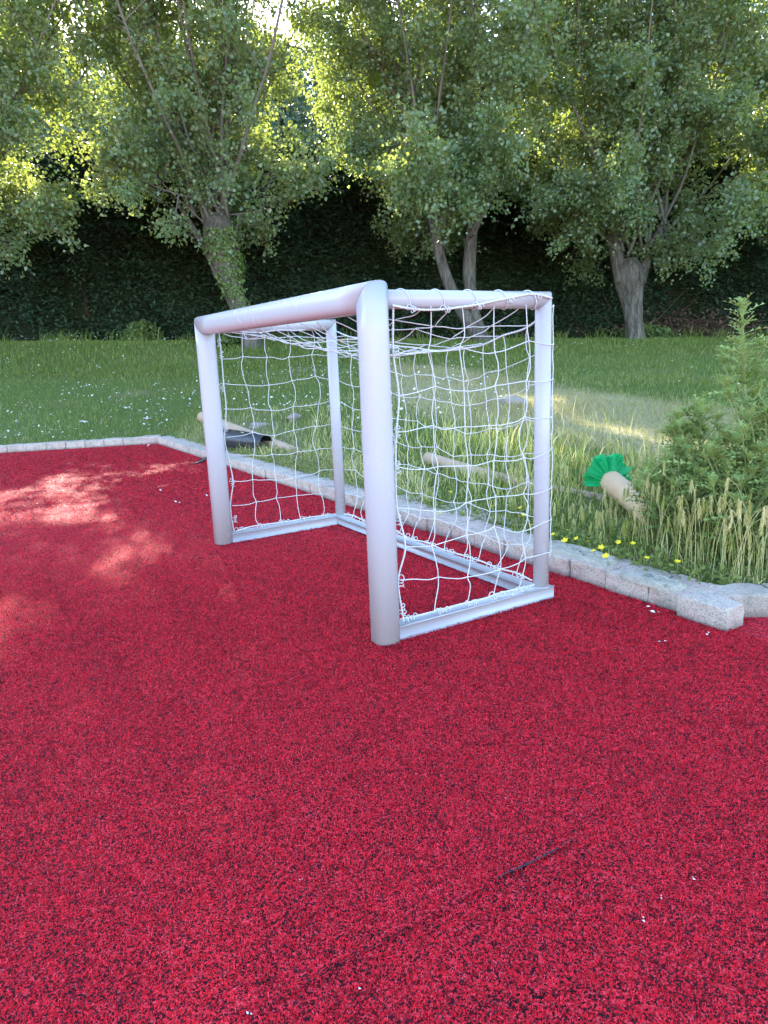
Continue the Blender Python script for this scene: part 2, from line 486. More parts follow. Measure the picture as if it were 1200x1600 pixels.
# ------------------------------------------------------------------ kerb stones
ORD = ['first', 'second', 'third', 'fourth', 'fifth', 'sixth', 'seventh', 'eighth', 'ninth', 'tenth', 'eleventh', 'twelfth',
       'thirteenth', 'fourteenth', 'fifteenth', 'sixteenth', 'seventeenth', 'eighteenth', 'nineteenth', 'twentieth', 'twenty-first',
       'twenty-second', 'twenty-third', 'twenty-fourth', 'twenty-fifth', 'twenty-sixth', 'twenty-seventh', 'twenty-eighth', 'twenty-ninth',
       'thirtieth', 'thirty-first', 'thirty-second', 'thirty-third', 'thirty-fourth', 'thirty-fifth', 'thirty-sixth', 'thirty-seventh']


def block(l, w, h, seed, rough=.0016, chip=.009):
    b = bmesh.new(); bmesh.ops.create_cube(b, size=1)
    for v in b.verts: v.co = Vector((v.co.x * l, v.co.y * w, (v.co.z + .5) * h))
    bmesh.ops.bevel(b, geom=b.edges[:], offset=.0035, segments=1, affect='EDGES')
    bmesh.ops.subdivide_edges(b, edges=[e for e in b.edges if e.calc_length() > .03], cuts=5, use_grid_fill=True)
    r = np.random.default_rng(seed); ph = r.random(6) * 6
    for v in b.verts:
        x, y, z = v.co
        q = (math.sin(x * 60 + ph[0]) * math.sin(y * 70 + ph[1]) + math.sin(z * 90 + ph[2] + x * 35) * .8
             + math.sin(x * 150 + ph[3]) * math.sin(y * 130 + z * 140 + ph[4]))
        e = (abs(x) > l * .47) + (abs(y) > w * .47) + (z > h * .9)
        k = rough * q - (chip * max(0, math.sin(x * 45 + y * 38 + ph[5]) - .45) if e >= 2 else 0)
        n = Vector((x / l, y / w, (z - h * .5) / h)).normalized()
        v.co += n * k
    return b


def kerb_stone(c, ang, l, w, h, seed, label, group, tilt=(0, 0), z=-.008):
    mb = MB(); mb.bm(block(l, w, h, seed))
    o = mb.build('kerb_stone', M['kerb'], smooth='all', sharp=33, local=True, origin=(c[0], c[1], z))
    o.rotation_euler = (tilt[0], tilt[1], ang); return tag(o, label, 'kerb stone', group)


angR = math.atan2(KD[1], KD[0]); s_ = .02; nR = 0
spots = []
while s_ < KE - .02:
    l = .205 + rng.uniform(-.006, .016); spots.append((s_, l)); s_ += l + .004
n_tot = len(spots)
for k, (s0, l) in enumerate(spots):
    i = n_tot - 1 - k
    off = .088 + rng.normal(0, .0025)
    c = KC + KD * (s0 + l / 2) + KN * off
    kerb_stone(c, angR + rng.normal(0, .005), l, .19, .090 + rng.normal(0, .003), 100 + k,
               f'pinkish grey concrete kerb stone behind the goal, {ORD[min(i + 1, 36)]} from the jutting end stone', 'long row of kerb stones behind the goal', tilt=(rng.normal(0, .008), rng.normal(0, .005)))
# jutting end stone
pa = np.array([1.050, 2.478]); pb = np.array([1.160, 2.298]); dv = (pb - pa) / np.linalg.norm(pb - pa)
nv = np.array([-dv[1], dv[0]])
if nv @ KN < 0: nv = -nv
c = (pa + pb) / 2 + nv * .050
kerb_stone(c, math.atan2(dv[1], dv[0]), .198, .105, .090, 990, 'end kerb stone jutting onto the red turf below the thistle', 'long row of kerb stones behind the goal')
for k in range(5):
    c = np.array([1.275 + .215 * k + .02, 2.50 - .012 * k])
    kerb_stone(c, -.05 + rng.normal(0, .02), .205, .14, .090, 700 + k, f'grey kerb stone in tall barley, {ORD[k]} to the right of the jutting end stone', 'kerb stones right of the jutting stone', tilt=(rng.normal(0, .02), rng.normal(0, .02)))
angL = math.atan2(LD[1], LD[0])
for k in range(16):
    c = KC + LD * (-.02 + .219 * k + .1) + LN * .085 + LN * rng.normal(0, .004)
    kerb_stone(c, angL + rng.normal(0, .015), .215, .17, .092 + rng.normal(0, .003), 300 + k,
               f'pale kerb stone along the clover lawn, {ORD[k]} left of the kerb corner', 'short row of kerb stones below the lawn', tilt=(rng.normal(0, .015), rng.normal(0, .012)))


# rough mortar left on top of the stones near the end
def mortar(c, ang, l, w, h, seed, label):
    r = np.random.default_rng(seed); n = 26; rad = []
    mb = MB(); rings = 6; V = []
    ph = r.random(4) * 6
    for j in range(rings + 1):
        f = 1 - j / rings
        for i in range(n):
            a = i / n * 2 * np.pi
            q = 1 + .12 * math.sin(3 * a + ph[0]) + .09 * math.sin(5 * a + ph[1]) + .06 * math.sin(9 * a + ph[2])
            ff = [1.0, .97, .86, .68, .48, .25, .04][j]
            ca, sa = math.cos(a), math.sin(a)
            sx = abs(ca) ** .5 * np.sign(ca); sy = abs(sa) ** .5 * np.sign(sa)
            zz = [0, .7, .95, 1, .95, 1.05, 1][j] * h * (1 + .25 * math.sin(7 * a + j) + .2 * r.normal())
            V.append((sx * l / 2 * q * ff, sy * w / 2 * q * ff, max(zz, 0) if j else -.01))
    Q = [[j * n + i, j * n + (i + 1) % n, (j + 1) * n + (i + 1) % n, (j + 1) * n + i] for j in range(rings) for i in range(n)]
    mb.add(V, Q)
    o = mb.build('mortar_patch', M['mortar'], smooth=True, local=True, origin=(c[0], c[1], .079)); o.rotation_euler.z = ang
    tag(o, label, 'mortar')

def kp(px, py): return at_z(px, py, .085)[:2]
mortar(kp(905, 865), angR, .40, .145, .016, 1, 'rough grey mortar slab stuck on the kerb right of the goal')
mortar(kp(1020, 905), angR, .24, .10, .014, 2, 'small crumbling mortar patch near the jutting kerb stone')
mortar(kp(745, 800), angR, .62, .13, .012, 3, 'long mortar strip on the kerb behind the net')
mortar(kp(640, 775), angR, .35, .12, .012, 4, 'mortar patch on the kerb beside the near goal post')


def pebble(c, r, seed):
    b = bmesh.new(); bmesh.ops.create_icosphere(b, subdivisions=3, radius=1)
    rr = np.random.default_rng(seed); ph = rr.random(5) * 6; sc = r * np.array([1.3, .9, .6]) * (.8 + .4 * rr.random(3))
    for v in b.verts:
        x, y, z = v.co
        k = 1 + .12 * math.sin(3 * x + ph[0]) * math.sin(4 * y + ph[1]) + .1 * math.sin(5 * z + ph[2] + 2 * x) + .05 * math.sin(11 * x + 9 * y + ph[3])
        v.co = Vector((x * sc[0] * k, y * sc[1] * k, z * sc[2] * k))
    return b

for k, (px, py, r) in enumerate([(1052, 884, .008), (1062, 893, .013), (1088, 905, .008), (1100, 903, .012), (1112, 908, .016), (1045, 892, .007)]):
    q = at_z(px, py, .10); mb = MB(); mb.bm(pebble(q, r, 40 + k))
    o = mb.build('mortar_crumb', M['mortar'], smooth='all', local=True, origin=(q[0], q[1], .075)); o.rotation_euler.z = k
    tag(o, 'loose crumb of pale mortar behind the end of the kerb', 'mortar crumb', 'mortar crumbs behind the kerb end')

# ------------------------------------------------------------------ goal
GO = np.array([-0.0117, 2.3442, 0]); YAW = 2.1101; GW, GD, GH = 1.6951, .7273, 1.2
goal = empty('football_goal', GO, 'white metal mini football goal with knotted net standing on the red turf', 'goal', rz=YAW)
# local axes: x = along the width from the near post, y = -depth
PR = .0475; SR = .0300; ZS = 1.146; BH = .048


def gl(a, bdep, z): return np.stack(np.broadcast_arrays(np.asarray(a, float), -np.asarray(bdep, float), np.asarray(z, float)), -1)


def prof(n=56):
    a = np.arange(n) * 2 * np.pi / n; c, s_ = np.cos(a), np.sin(a); e = 2 / 2.55
    return np.sign(c) * np.abs(c) ** e, np.sign(s_) * np.abs(s_) ** e


def shell(rings, caps=True):
    n = len(rings[0]); V = np.vstack(rings); k = len(rings)
    i = np.arange(k - 1)[:, None] * n; j = np.arange(n)[None]; jj = (j + 1) % n
    Q = np.stack([i + j, i + jj, i + n + jj, i + n + j], -1).reshape(-1, 4); T = None
    if caps:
        V = np.vstack([V, rings[0].mean(0), rings[-1].mean(0)]); j = np.arange(n); jj = (j + 1) % n
        T = np.vstack([np.stack([jj, j, np.full(n, k * n)], 1), np.stack([j + (k - 1) * n, jj + (k - 1) * n, np.full(n, k * n + 1)], 1)])
    return V, Q, T


cx, sx = prof(72)
for a0, sg in ((0, 1), (GW, -1)):
    x = a0 + PR * cx; y = PR * sx
    zt = (GH - PR) - sg * (x - a0)
    mb = MB(); mb.add(*shell([gl(x, y, .002), gl(x, y, .6), gl(x, y, 1.05), gl(x, y, zt - .0012)]))
    o = mb.build('front_post', M['white'], goal, smooth=True, local=True)
# crossbar
dz = PR * sx; dy = PR * cx
mb = MB(); mb.add(*shell([gl(-dz + .0012, dy, GH - PR + dz), gl(.15, dy, GH - PR + dz), gl(GW - .15, dy, GH - PR + dz), gl(GW + dz - .0012, dy, GH - PR + dz)]))
mb.build('crossbar', M['white'], goal, smooth=True, local=True)
for a0 in (0, GW):
    # top side tube and back post, mitred where they meet
    ca_ = np.arange(72) * 2 * np.pi / 72; mb = MB(); d = SR * np.sin(ca_); e = SR * np.cos(ca_)
    mb.add(*shell([gl(a0 + e, PR - .006, ZS + d), gl(a0 + e, .4, ZS + d), gl(a0 + e, GD + d - .001, ZS + d)]))
    mb.build('top_side_rail', M['white'], goal, smooth=True, local=True)
    mb = MB()
    mb.add(*shell([gl(a0 + e, GD + d, BH + .002), gl(a0 + e, GD + d, .6), gl(a0 + e, GD + d, ZS + d - .001)]))
    mb.build('back_post', M['white'], goal, smooth=True, local=True)
    mb = MB(); b = bmesh.new(); bmesh.ops.create_cube(b, size=1)
    for v in b.verts: v.co = Vector((a0 + v.co.x * .052, -(.046 + (v.co.y + .5) * (GD + .042 - .046)), .003 + (v.co.z + .5) * (BH - .003)))
    bmesh.ops.bevel(b, geom=b.edges[:], offset=.0035, segments=2, affect='EDGES'); mb.bm(b)
    mb.build('base_side_rail', M['white_base'], goal, local=True)
    # weld collars
    mb = MB(); th = np.linspace(0, 2 * np.pi, 25)
    mb.tube(gl(a0 + .0305 * np.cos(th), GD + .0305 * np.sin(th), BH + .0025), .003, 6, False)
    mb.build('weld_bead', M['white_base'], goal, smooth=True, local=True)
mb = MB(); b = bmesh.new(); bmesh.ops.create_cube(b, size=1)
for v in b.verts: v.co = Vector((.027 + (v.co.x + .5) * (GW - .054), -(GD - .012 + v.co.y * .050), .003 + (v.co.z + .5) * (BH - .006)))
bmesh.ops.bevel(b, geom=b.edges[:], offset=.0035, segments=2, affect='EDGES'); mb.bm(b)
mb.build('base_back_rail', M['white_base'], goal, local=True)

# ---- net: one mesh of knotted twine, ropes and ties as its pieces
TW = .0019
NR = 8
net = MB()
ns, nb = 5, 13
U = []      # wrap positions (a, b, side)
for k in range(ns + 1): f = k / ns; U.append((-.010 - .022 * f, .072 + (GD + .020 - .072) * f, 's', f))
for k in range(1, nb): f = k / nb; U.append((GW * f, GD + .034, 'b', f))
for k in range(ns + 1): f = 1 - k / ns; U.append((GW + .010 + .022 * f, .072 + (GD + .020 - .072) * f, 's', f))
nu = len(U)


def rope_z(f): return 1.105 - .115 * math.sin(math.pi * f) ** .85 - .02 * math.sin(2 * math.pi * f)


G = np.zeros((NR + 1, nu, 3))
for j, (a, bd, sd, f) in enumerate(U):
    zt = 1.124 if sd == 's' else rope_z(f)
    zb = .062
    for i in range(NR + 1):
        g = i / NR
        z = zb + (zt - zb) * g
        jx = rng.normal(0, .009); jz = rng.normal(0, .010); jn = rng.normal(0, .010)
        if i == 0:
            ok_ = gl((0 if a < .5 else GW) + rng.normal(0, .008), np.clip(bd + rng.normal(0, .006), .06, GD - .02), BH + .011) if sd == 's' else gl(np.clip(a + rng.normal(0, .012), .04, GW - .04), GD + .004, BH + .011)
            G[i, j] = ok_
        elif sd == 's':
            edge = j in (0, nu - 1)
            corner = (j == ns or j == nu - 1 - ns)
            if edge: jn *= .5; jx *= .5
            if corner: jx = 0; jn = 0; jz *= .6
            out = -1 if a < .5 else 1
            if i in (0, NR): jz *= .3
            bow = .02 * math.sin(np.pi * f) * math.sin(np.pi * g)
            sag = -.012 * math.sin(np.pi * f)
            G[i, j] = gl(a + out * (jn * .6 + .4 * bow), bd + jx * (0 < i < NR), z + jz + sag * (0 < i < NR))
        else:
            bulge = .03 * math.sin(np.pi * f) * math.sin(np.pi * g)
            if i in (0, NR): jz *= .3; jx *= .5
            G[i, j] = gl(a + jx * 1.2, bd + bulge + abs(jn) * .6, z + jz - .01 * math.sin(np.pi * f) * (0 < i < NR))
# hang of the lowest row on the near side, as it has slipped loose
def strand(P, amp, axis_up, r=TW, phase=0.0, kk=6):
    """waviness between knots"""
    out = [P[0]]
    for i in range(len(P) - 1):
        a, b = P[i], P[i + 1]; m = (a + b) / 2; L = np.linalg.norm(b - a); d = (b - a) / (L + 1e-9)
        sidev = unit(np.cross(d, [0, 0, 1])) if axis_up else np.array([0, 0, -1.0])
        s = amp * L * (rng.normal(0, .8) + (1 if (i + int(phase)) % 2 else -1) * (1 if axis_up else 0)) + (0 if axis_up else amp * L * 1.1)
        q1 = a + (b - a) * .3 + sidev * s * .9 + rng.normal(0, .002, 3); q2 = a + (b - a) * .72 + sidev * s * .8 + rng.normal(0, .002, 3)
        out += [q1, q2, b]
    return catmull(np.array(out), kk)

for j in range(nu):
    if j in (0, nu - 1): continue
    P = G[:, j].copy()
    if j in (ns, nu - 1 - ns): net.tube(strand(P, .012, True), TW, 5); continue
    net.tube(strand(P, .07, True, phase=j), TW, 5)
for i in range(1, NR):
    net.tube(strand(G[i], .022, False), TW, 5)
# knots
for i in range(1, NR):
    for j in range(1, nu - 1):
        c = G[i, j]
        net.tube([c + [-.0045, 0, .001], c + [0, .0005, .0035], c + [.0045, 0, -.001]], [.0016, .0034, .0016], 5)
# roof of the net
nt = 5; H2 = np.zeros((nt + 1, nb + 1, 3))
for q in range(nb + 1):
    f = q / nb
    zb_ = rope_z(f) if 0 < q < nb else 1.105
    for i in range(nt + 1):
        g = i / nt
        z = 1.106 * (1 - g) + zb_ * g - .07 * math.sin(np.pi * g) * math.sin(np.pi * min(max(f, .0), 1)) + rng.normal(0, .008) * (0 < i < nt)
        if q in (0, nb): z = 1.118
        aa = GW * f + (rng.normal(0, .018) if 0 < q < nb else (-.0 if q == 0 else 0))
        H2[i, q] = gl(aa, .052 + (GD + .034 - .052) * g + rng.normal(0, .012) * (0 < i < nt), z)
for q in range(1, nb): net.tube(strand(H2[:, q], .05, True, phase=q), TW, 5)
for i in range(1, nt): net.tube(strand(H2[i], .03, False), TW, 5)
net_o = net.build('net', M['net'], goal, smooth=True, local=True)


def rope(name, P, r, par, k=6):
    P = catmull(np.array(P), k); m = MB(); L = np.cumsum(np.r_[0, np.linalg.norm(np.diff(P, axis=0), axis=1)])
    n = max(int(L[-1] / .006), 8); s = np.linspace(0, L[-1], n); Pi = np.stack([np.interp(s, L, P[:, c]) for c in range(3)], 1)
    T = np.gradient(Pi, axis=0); T /= np.linalg.norm(T, axis=1)[:, None]
    ref = np.where(np.abs(T[:, 2:3]) < .9, [[0, 0, 1.]], [[1., 0, 0]]); A = np.cross(ref, T); A /= np.linalg.norm(A, axis=1)[:, None]; B = np.cross(T, A)
    for ph in (0, np.pi):
        w = s / .018 * 2 * np.pi + ph
        m.tube(Pi + (A * np.cos(w)[:, None] + B * np.sin(w)[:, None]) * r * .55, r * .7, 5)
    return m.build(name, M['net'], par, smooth=True, local=True)


# border ropes
for j, a0 in ((0, 0), (nu - 1, GW)):
    P = [G[i, j] + np.array([rng.normal(0, .004), rng.normal(0, .006), 0]) for i in range(NR + 1)] + [np.array(gl(a0 * 1.0, .075, 1.128))]
    rope('border_rope', P, .0036, net_o)
rope('border_rope', [G[NR, ns]] + [G[NR, j] for j in range(ns + 1, nu - 1 - ns)] + [G[NR, nu - 1 - ns]], .0040, net_o)
out = []
for k in range(9):
    f = k / 8
    z = np.interp(f, [0, .18, .45, .7, .9, 1], [1.125, 1.108, 1.122, 1.150, 1.166, 1.150]); aa = np.interp(f, [0, .18, .45, .7, .9, 1], [-.034, -.030, -.034, -.036, -.030, -.036])
    out.append(gl(aa, .055 + (GD + .008 - .055) * f, z))
rope('border_rope', out, .0040, net_o)
rope('border_rope', [gl(GW + o_, .06 + (GD - .06) * k / 6, 1.118 + rng.normal(0, .004)) for k, o_ in enumerate([-.0, -.01, -.02, -.02, -.02, -.01, 0])], .0036, net_o)
for a0, out_ in ((0, -1), (GW, 1)):
    rope('border_rope', [gl(a0 + rng.normal(0, .006), .072 + (GD - .10) * k / 7, BH + .010 + (.018 * math.sin(k / 7 * np.pi) if a0 else .006) * abs(rng.normal(.6, .4))) for k in range(8)], .0036, net_o)
rope('border_rope', [gl(.05 + (GW - .1) * k / 15, GD + .004 + rng.normal(0, .005), BH + .010 + abs(rng.normal(0, .006))) for k in range(16)], .0036, net_o)


def coil(c, axis, r, turns, par, name='net_tie', L=.03, rj=.35):
    axis = unit(axis); ref = np.array([0, 0, 1.]) if abs(axis[2]) < .9 else np.array([1., 0, 0]); A = unit(np.cross(ref, axis)); B = np.cross(axis, A)
    n = int(turns * 10); th = np.linspace(0, turns * 2 * np.pi, n)
    rr = r * (1 + rj * np.sin(th * .37 + rng.random() * 6) + rng.normal(0, .06, n))
    P = c + axis * np.linspace(-L / 2, L / 2, n)[:, None] + rr[:, None] * (A * np.cos(th)[:, None] + B * np.sin(th)[:, None])
    tail = P[-1] + np.array([[.004, .003, .006], [.008, .01, .004], [.006, .018, -.008]]) * rng.uniform(.6, 1.4)
    P = np.vstack([P, tail]); m = MB(); m.tube(catmull(P, 3), TW * .9, 5)
    return m.build(name, M['net'], par, smooth=True, local=True)


# ties around bars
for k in range(5):
    bd = .12 + .135 * k
    th = np.linspace(.4, 2 * np.pi + .2, 26); m = MB()
    slant = .012 * (th - np.pi)
    m.tube(gl((SR + .003) * np.cos(th), bd + slant * .8, ZS + (SR + .003) * np.sin(th)), TW, 5)
    m.build('net_tie', M['net'], net_o, smooth=True, local=True)
    coil(gl(-.034, bd + .015, np.interp(bd, [0, .2, .4, .6, .75], [1.12, 1.108, 1.12, 1.15, 1.16])), [0, 1, 0], .008, 2.2, net_o, L=.02)
for (j, zs) in ((0, (.10, .20, .42, .60, .72, .98)), (nu - 1, (.12, .32, .62, .83, 1.0, 1.06))):
    for z in zs:
        i = int(np.clip(round((z - .06) / 1.06 * NR), 0, NR)); c = G[i, j].copy(); c[2] = z
        coil(c, [0, 0, 1], .0095, 3, net_o, L=.035)
for a0 in (0, GW):
    for k in range(5):
        coil(gl(a0 + rng.normal(0, .006), .11 + .132 * k, BH + .012), [0, 1, 0], .0090, 3.2, net_o, L=.045)
for k in range(10):
    coil(gl(.12 + .16 * k, GD + .004, BH + .012), [1, 0, 0], .0095, 3.2, net_o, L=.05)

# ------------------------------------------------------------------ trees
def wood_limb(mb, P, r0, r1, sides=7, k=5):
    P = catmull(np.array(P), k); n = len(P)
    mb.tube(P, r0 + (r1 - r0) * np.linspace(0, 1, n) ** .8, sides, True, wob=.05); return P


def poplar(base, trunks, heads, label, nl=18, spread=1.0, length=(5.8, 9.4), low=5, leaf=.075, seed=0, lean=(0, 0), per=30, cover=1.0):
    global rng
    keep = rng; rng = np.random.default_rng(seed)
    root = empty('poplar_tree', base, label, 'tree', 'poplar trees on the lawn')
    wood = MB()
    for P, rad in trunks:
        P = np.array(P, float); rad = np.array(rad, float); k = 6
        PP = catmull(P, k); rr = np.interp(np.arange(len(PP)), np.arange(len(P)) * k, rad)
        wood.tube(PP, rr, 20, True, wob=.07)
    wood.build('trunk', M['bark'], root, smooth=True)
    br = MB(); A = []; B = []; tips = []
    limbs = []
    for q in range(nl + low):
        hd = np.array(heads[q % len(heads)], float) + rng.normal(0, .06, 3)
        az = q * 2.39996 + rng.normal(0, .35)
        if q < nl:
            til = R(rng.uniform(4, 50)) * spread; L = rng.uniform(*length) * (1 - .25 * (til / R(50)))
            curl = rng.uniform(.0, .35)
        else:
            til = R(rng.uniform(50, 84)); L = rng.uniform(1.8, 3.2); curl = rng.uniform(-.12, .35)
        d = np.array([math.sin(til) * math.cos(az) + lean[0], math.sin(til) * math.sin(az) + lean[1], math.cos(til)])
        P = [hd]; st = L / 7
        for s_i in range(7):
            d = unit(d + np.array([0, 0, curl * .28]) + rng.normal(0, .075, 3)); P.append(P[-1] + d * st)
        PP = wood_limb(br, P, rng.uniform(.022, .046) if q < nl else .014, .006)
        limbs.append((PP, L, q >= nl))
    for PP, L, islow in limbs:
        n = len(PP); m = int((10 if not islow else 8) * cover)
        for s_i in range(m):
            f = rng.uniform(.08 if not islow else .12, .99) ** .85; i = min(int(f * (n - 1)), n - 2)
            p0 = PP[i]; td = unit(PP[i + 1] - PP[i]); o = rdir(1)[0]; o = unit(o - td * (o @ td))
            d = unit(td * rng.uniform(.3, .9) + o * rng.uniform(.5, 1.0) + [0, 0, rng.uniform(-.25, .25)])
            l = rng.uniform(.6, 1.5) * (1.15 - .5 * f) * (L / 6) ** .5
            P = [p0]
            for _ in range(3): d = unit(d + rng.normal(0, .16, 3) + [0, 0, .04]); P.append(P[-1] + d * l / 3)
            Q_ = wood_limb(br, P, .014, .005, 4, 3)
            for t_i in range(12):
                g = rng.uniform(.15, 1.0); j = min(int(g * (len(Q_) - 1)), len(Q_) - 2)
                a = Q_[j]; dd = unit(unit(Q_[j + 1] - Q_[j]) * .6 + rdir(1)[0] * .9 + [0, 0, -.05]); A.append(a); B.append(a + dd * rng.uniform(.25, .72))
    A = np.array(A); B = np.array(B)
    br.twigs(A, B, .0045, .0022)
    br.build('branches', M['twig'], root, smooth=True)
    # leaves on the twigs, in bunches, so that the crown has gaps
    w = np.clip(rng.gamma(2.2, .45, len(A)), .15, 2.2)
    cnt = np.maximum(rng.poisson(per * w), 2)
    ia = np.repeat(np.arange(len(A)), cnt); n = len(ia)
    f = rng.random(n) ** .7
    P = A[ia] + (B[ia] - A[ia]) * f[:, None] + rng.normal(0, .085, (n, 3))
    D = unit_rows(rdir(n) * .9 + (B[ia] - A[ia]) * .8 + np.array([0, 0, -.12])); N = unit_rows(rdir(n) + np.array([0, -.1, .45]))
    tv = rng.random(len(A))
    cr = MB(); cr.leaves(P, D, N, leaf * (.6 + .7 * rng.random(n)), .44, .1, .38, var=np.clip(.5 * rng.random(n) + .5 * tv[ia], 0, 1))
    cr.build('crown', M['poplar'], root)
    rng = keep
    return root


def unit_rows(v): return v / (np.linalg.norm(v, axis=1)[:, None] + 1e-9)


def path(pts, y, dy=0.0):
    P = [at_depth(px, py, y + dy * i) for i, (px, py, w) in enumerate(pts)]
    return P, [w / 2 / F * y * .90 for (_, _, w) in pts]


def base_of(px, py, y):
    p = at_depth(px, py, y); p[2] = float(lawn_z(p[0], p[1])) - .02; return p

YA, YB, YC = 14.0, 14.4, 14.6
ta = path([(402, 572, 44), (396, 545, 33), (384, 508, 30), (370, 470, 31), (361, 440, 38), (353, 405, 50), (346, 380, 56), (342, 355, 52), (340, 335, 36)], YA)
ta2 = path([(345, 432, 22), (334, 410, 16), (322, 390, 12), (306, 364, 10), (280, 320, 7)], YA)
hA = [at_depth(*q, YA) for q in ((322, 352), (338, 338), (356, 345), (345, 330), (300, 335))]
bA = base_of(388, 548, YA)
poplar(bA, [ta, ta2], hA, 'pollarded poplar with an ivy clad leaning trunk, seen left of the goal', seed=11, nl=24, lean=(-.05, 0), leaf=.068, per=30)
tb = path([(765, 560, 42), (755, 537, 31), (736, 508, 22), (718, 480, 20), (702, 445, 19), (691, 412, 17), (683, 380, 17), (676, 337, 16), (668, 300, 13)], YB)
tb2 = path([(765, 560, 40), (755, 535, 26), (746, 505, 19), (739, 480, 18), (734, 445, 21), (733, 425, 22), (735, 390, 20), (738, 360, 17), (744, 330, 14)], YB, .03)
hB = [at_depth(*q, YB) for q in ((672, 325), (680, 345), (742, 345), (738, 360), (668, 300))]
bB = base_of(760, 540, YB)
poplar(bB, [tb, tb2], hB, 'poplar with two crossing trunks rising behind the net', seed=23, nl=25, low=5, leaf=.066, per=52)
tc = path([(995, 552, 42), (993, 530, 33), (991, 505, 30), (989, 479, 32), (986, 457, 40), (984, 436, 50), (982, 418, 46), (981, 404, 30)], YC)
tc2 = path([(974, 440, 30), (966, 410, 23), (959, 380, 19), (950, 345, 14)], YC)
tc3 = path([(997, 440, 26), (1008, 415, 17), (1018, 385, 15), (1042, 345, 11)], YC)
hC = [at_depth(*q, YC) for q in ((955, 365), (965, 395), (985, 400), (1012, 390), (1035, 352), (950, 345))]
bC = base_of(992, 535, YC)
poplar(bC, [tc, tc2, tc3], hC, 'poplar with a single straight grey trunk forking low, right of the goal', seed=37, nl=25, low=6, leaf=.064, per=52)


def side_tree(x, y, label, seed, nl=18, low=5, lean=(0, 0), drift=0.0, per=50):
    z = float(lawn_z(x, y)); b = np.array([x, y, z - .03])
    r_ = np.random.default_rng(seed); P = [b + np.array([(r_.normal(0, .05) - .05 + drift) * k, r_.normal(0, .05) * k, .5 * k]) for k in range(6)]
    poplar(b, [(P, [.36, .28, .26, .26, .28, .2])], [P[-1], P[-1] + [.1, 0, -.1], P[-1] + [-.15, .1, -.2], P[-2]], label, nl=nl, low=low, seed=seed, leaf=.068, per=per, lean=lean)

side_tree(-8.0, 13.3, 'leafy poplar at the left edge with a branch drooping before the dark hedge', 51, 22, 5, (.10, -.02), .20, per=42)
side_tree(9.3, 14.0, 'dense poplar at the right edge beyond the tall thistle', 67, 18, 8)

# ivy on the leaning trunk
iv = MB(); n = 1700
PP = np.array(ta[0]); rr = np.array(ta[1]); f = rng.uniform(2.4, 6.9, n); i = f.astype(int); fr = (f - i)[:, None]
c = PP[i] * (1 - fr) + PP[np.minimum(i + 1, len(PP) - 1)] * fr; rad = rr[i] * (1 - fr[:, 0]) + rr[np.minimum(i + 1, len(PP) - 1)] * fr[:, 0]
a = rng.normal(-1.0, .75, n) + .6 * np.sin(f * 3) + .5 * np.sin(f * 11)
N = np.stack([np.cos(a), np.sin(a), np.zeros(n)], 1)
keepm = rng.random(n) < np.clip((f - 2.2) / 2.5, .12, 1)
P = c + N * (rad * 1.0 + .015 + .07 * rng.random(n) ** 2)[:, None]
D = unit_rows(np.column_stack([rng.normal(0, .5, n), rng.normal(0, .5, n), -np.ones(n)]))
iv.leaves(P[keepm], D[keepm], unit_rows(N + rdir(n) * .5)[keepm], .055 * (.6 + .8 * rng.random(n))[keepm], .42, .05, .4, var=rng.random(n)[keepm])
tag(iv.build('ivy', M['ivy'], origin=PP[3]), 'green ivy climbing the leaning poplar trunk', 'ivy')

# ------------------------------------------------------------------ hedge
HY = 17.6; HX = 19
hb = np.array([0, HY, float(lawn_z(0, HY))])
hedge = empty('conifer_hedge', hb, 'tall dark clipped conifer hedge running behind the poplars', 'hedge')
hz = lambda x: lawn_z(x, np.full_like(np.asarray(x, float), HY))
def htop(x): return 4.05 + .16 * np.sin(x * 1.1 + .5) + .12 * np.sin(x * 2.7) + .10 * np.sin(x * 5.3 + 1)
def hface(x, z): return HY - .8 + .18 * np.sin(x * 1.9 + .7 * z) + .10 * np.sin(4.3 * x + 2 * z) - .12 * np.sin(z * 1.2)
xx = np.linspace(-HX, HX, 160); zz = np.linspace(0, 1, 16)
core = MB(); XX, ZZ = np.meshgrid(xx, zz); zb = hz(xx)[None] - .1; H_ = zb + ZZ * (htop(xx)[None] - .25)
Vf = np.stack([XX, hface(XX, H_) + .30, H_], -1); Vb = np.stack([XX, np.full_like(XX, HY + .7), H_], -1)
nq = len(xx); ii = np.arange(16 * nq).reshape(16, nq); Qf = np.stack([ii[:-1, :-1], ii[:-1, 1:], ii[1:, 1:], ii[1:, :-1]], -1).reshape(-1, 4)
core.add(Vf.reshape(-1, 3), Qf); core.add(Vb.reshape(-1, 3), Qf[:, ::-1])
core.add(np.concatenate([Vf[-1], Vb[-1]]), np.stack([np.arange(nq - 1), np.arange(1, nq), np.arange(1, nq) + nq, np.arange(nq - 1) + nq], 1))
core.build('dark_core', M['hedge_core'], hedge)  # solid dark shell standing in for the shade inside the hedge
fol = MB(); n = 200000
x = rng.uniform(-HX, HX, n); zr = rng.random(n) ** .9; z = hz(x) + .12 + zr * (htop(x) - .1); y = hface(x, z) + np.abs(rng.normal(0, .12, n)) * 1.2
layer = np.sin(z * 9 + 1.5 * np.sin(x * 1.3)) * .5 + .5
y = y - .10 * layer
gap = (np.sin(x * 2.3 + 1) * np.sin(z * 2.1 + x) + np.sin(x * 5.1 + 2 * z)) > 1.35
k = ~gap | (rng.random(n) < .25)
P = np.stack([x, y, z], 1)[k]; n = len(P)
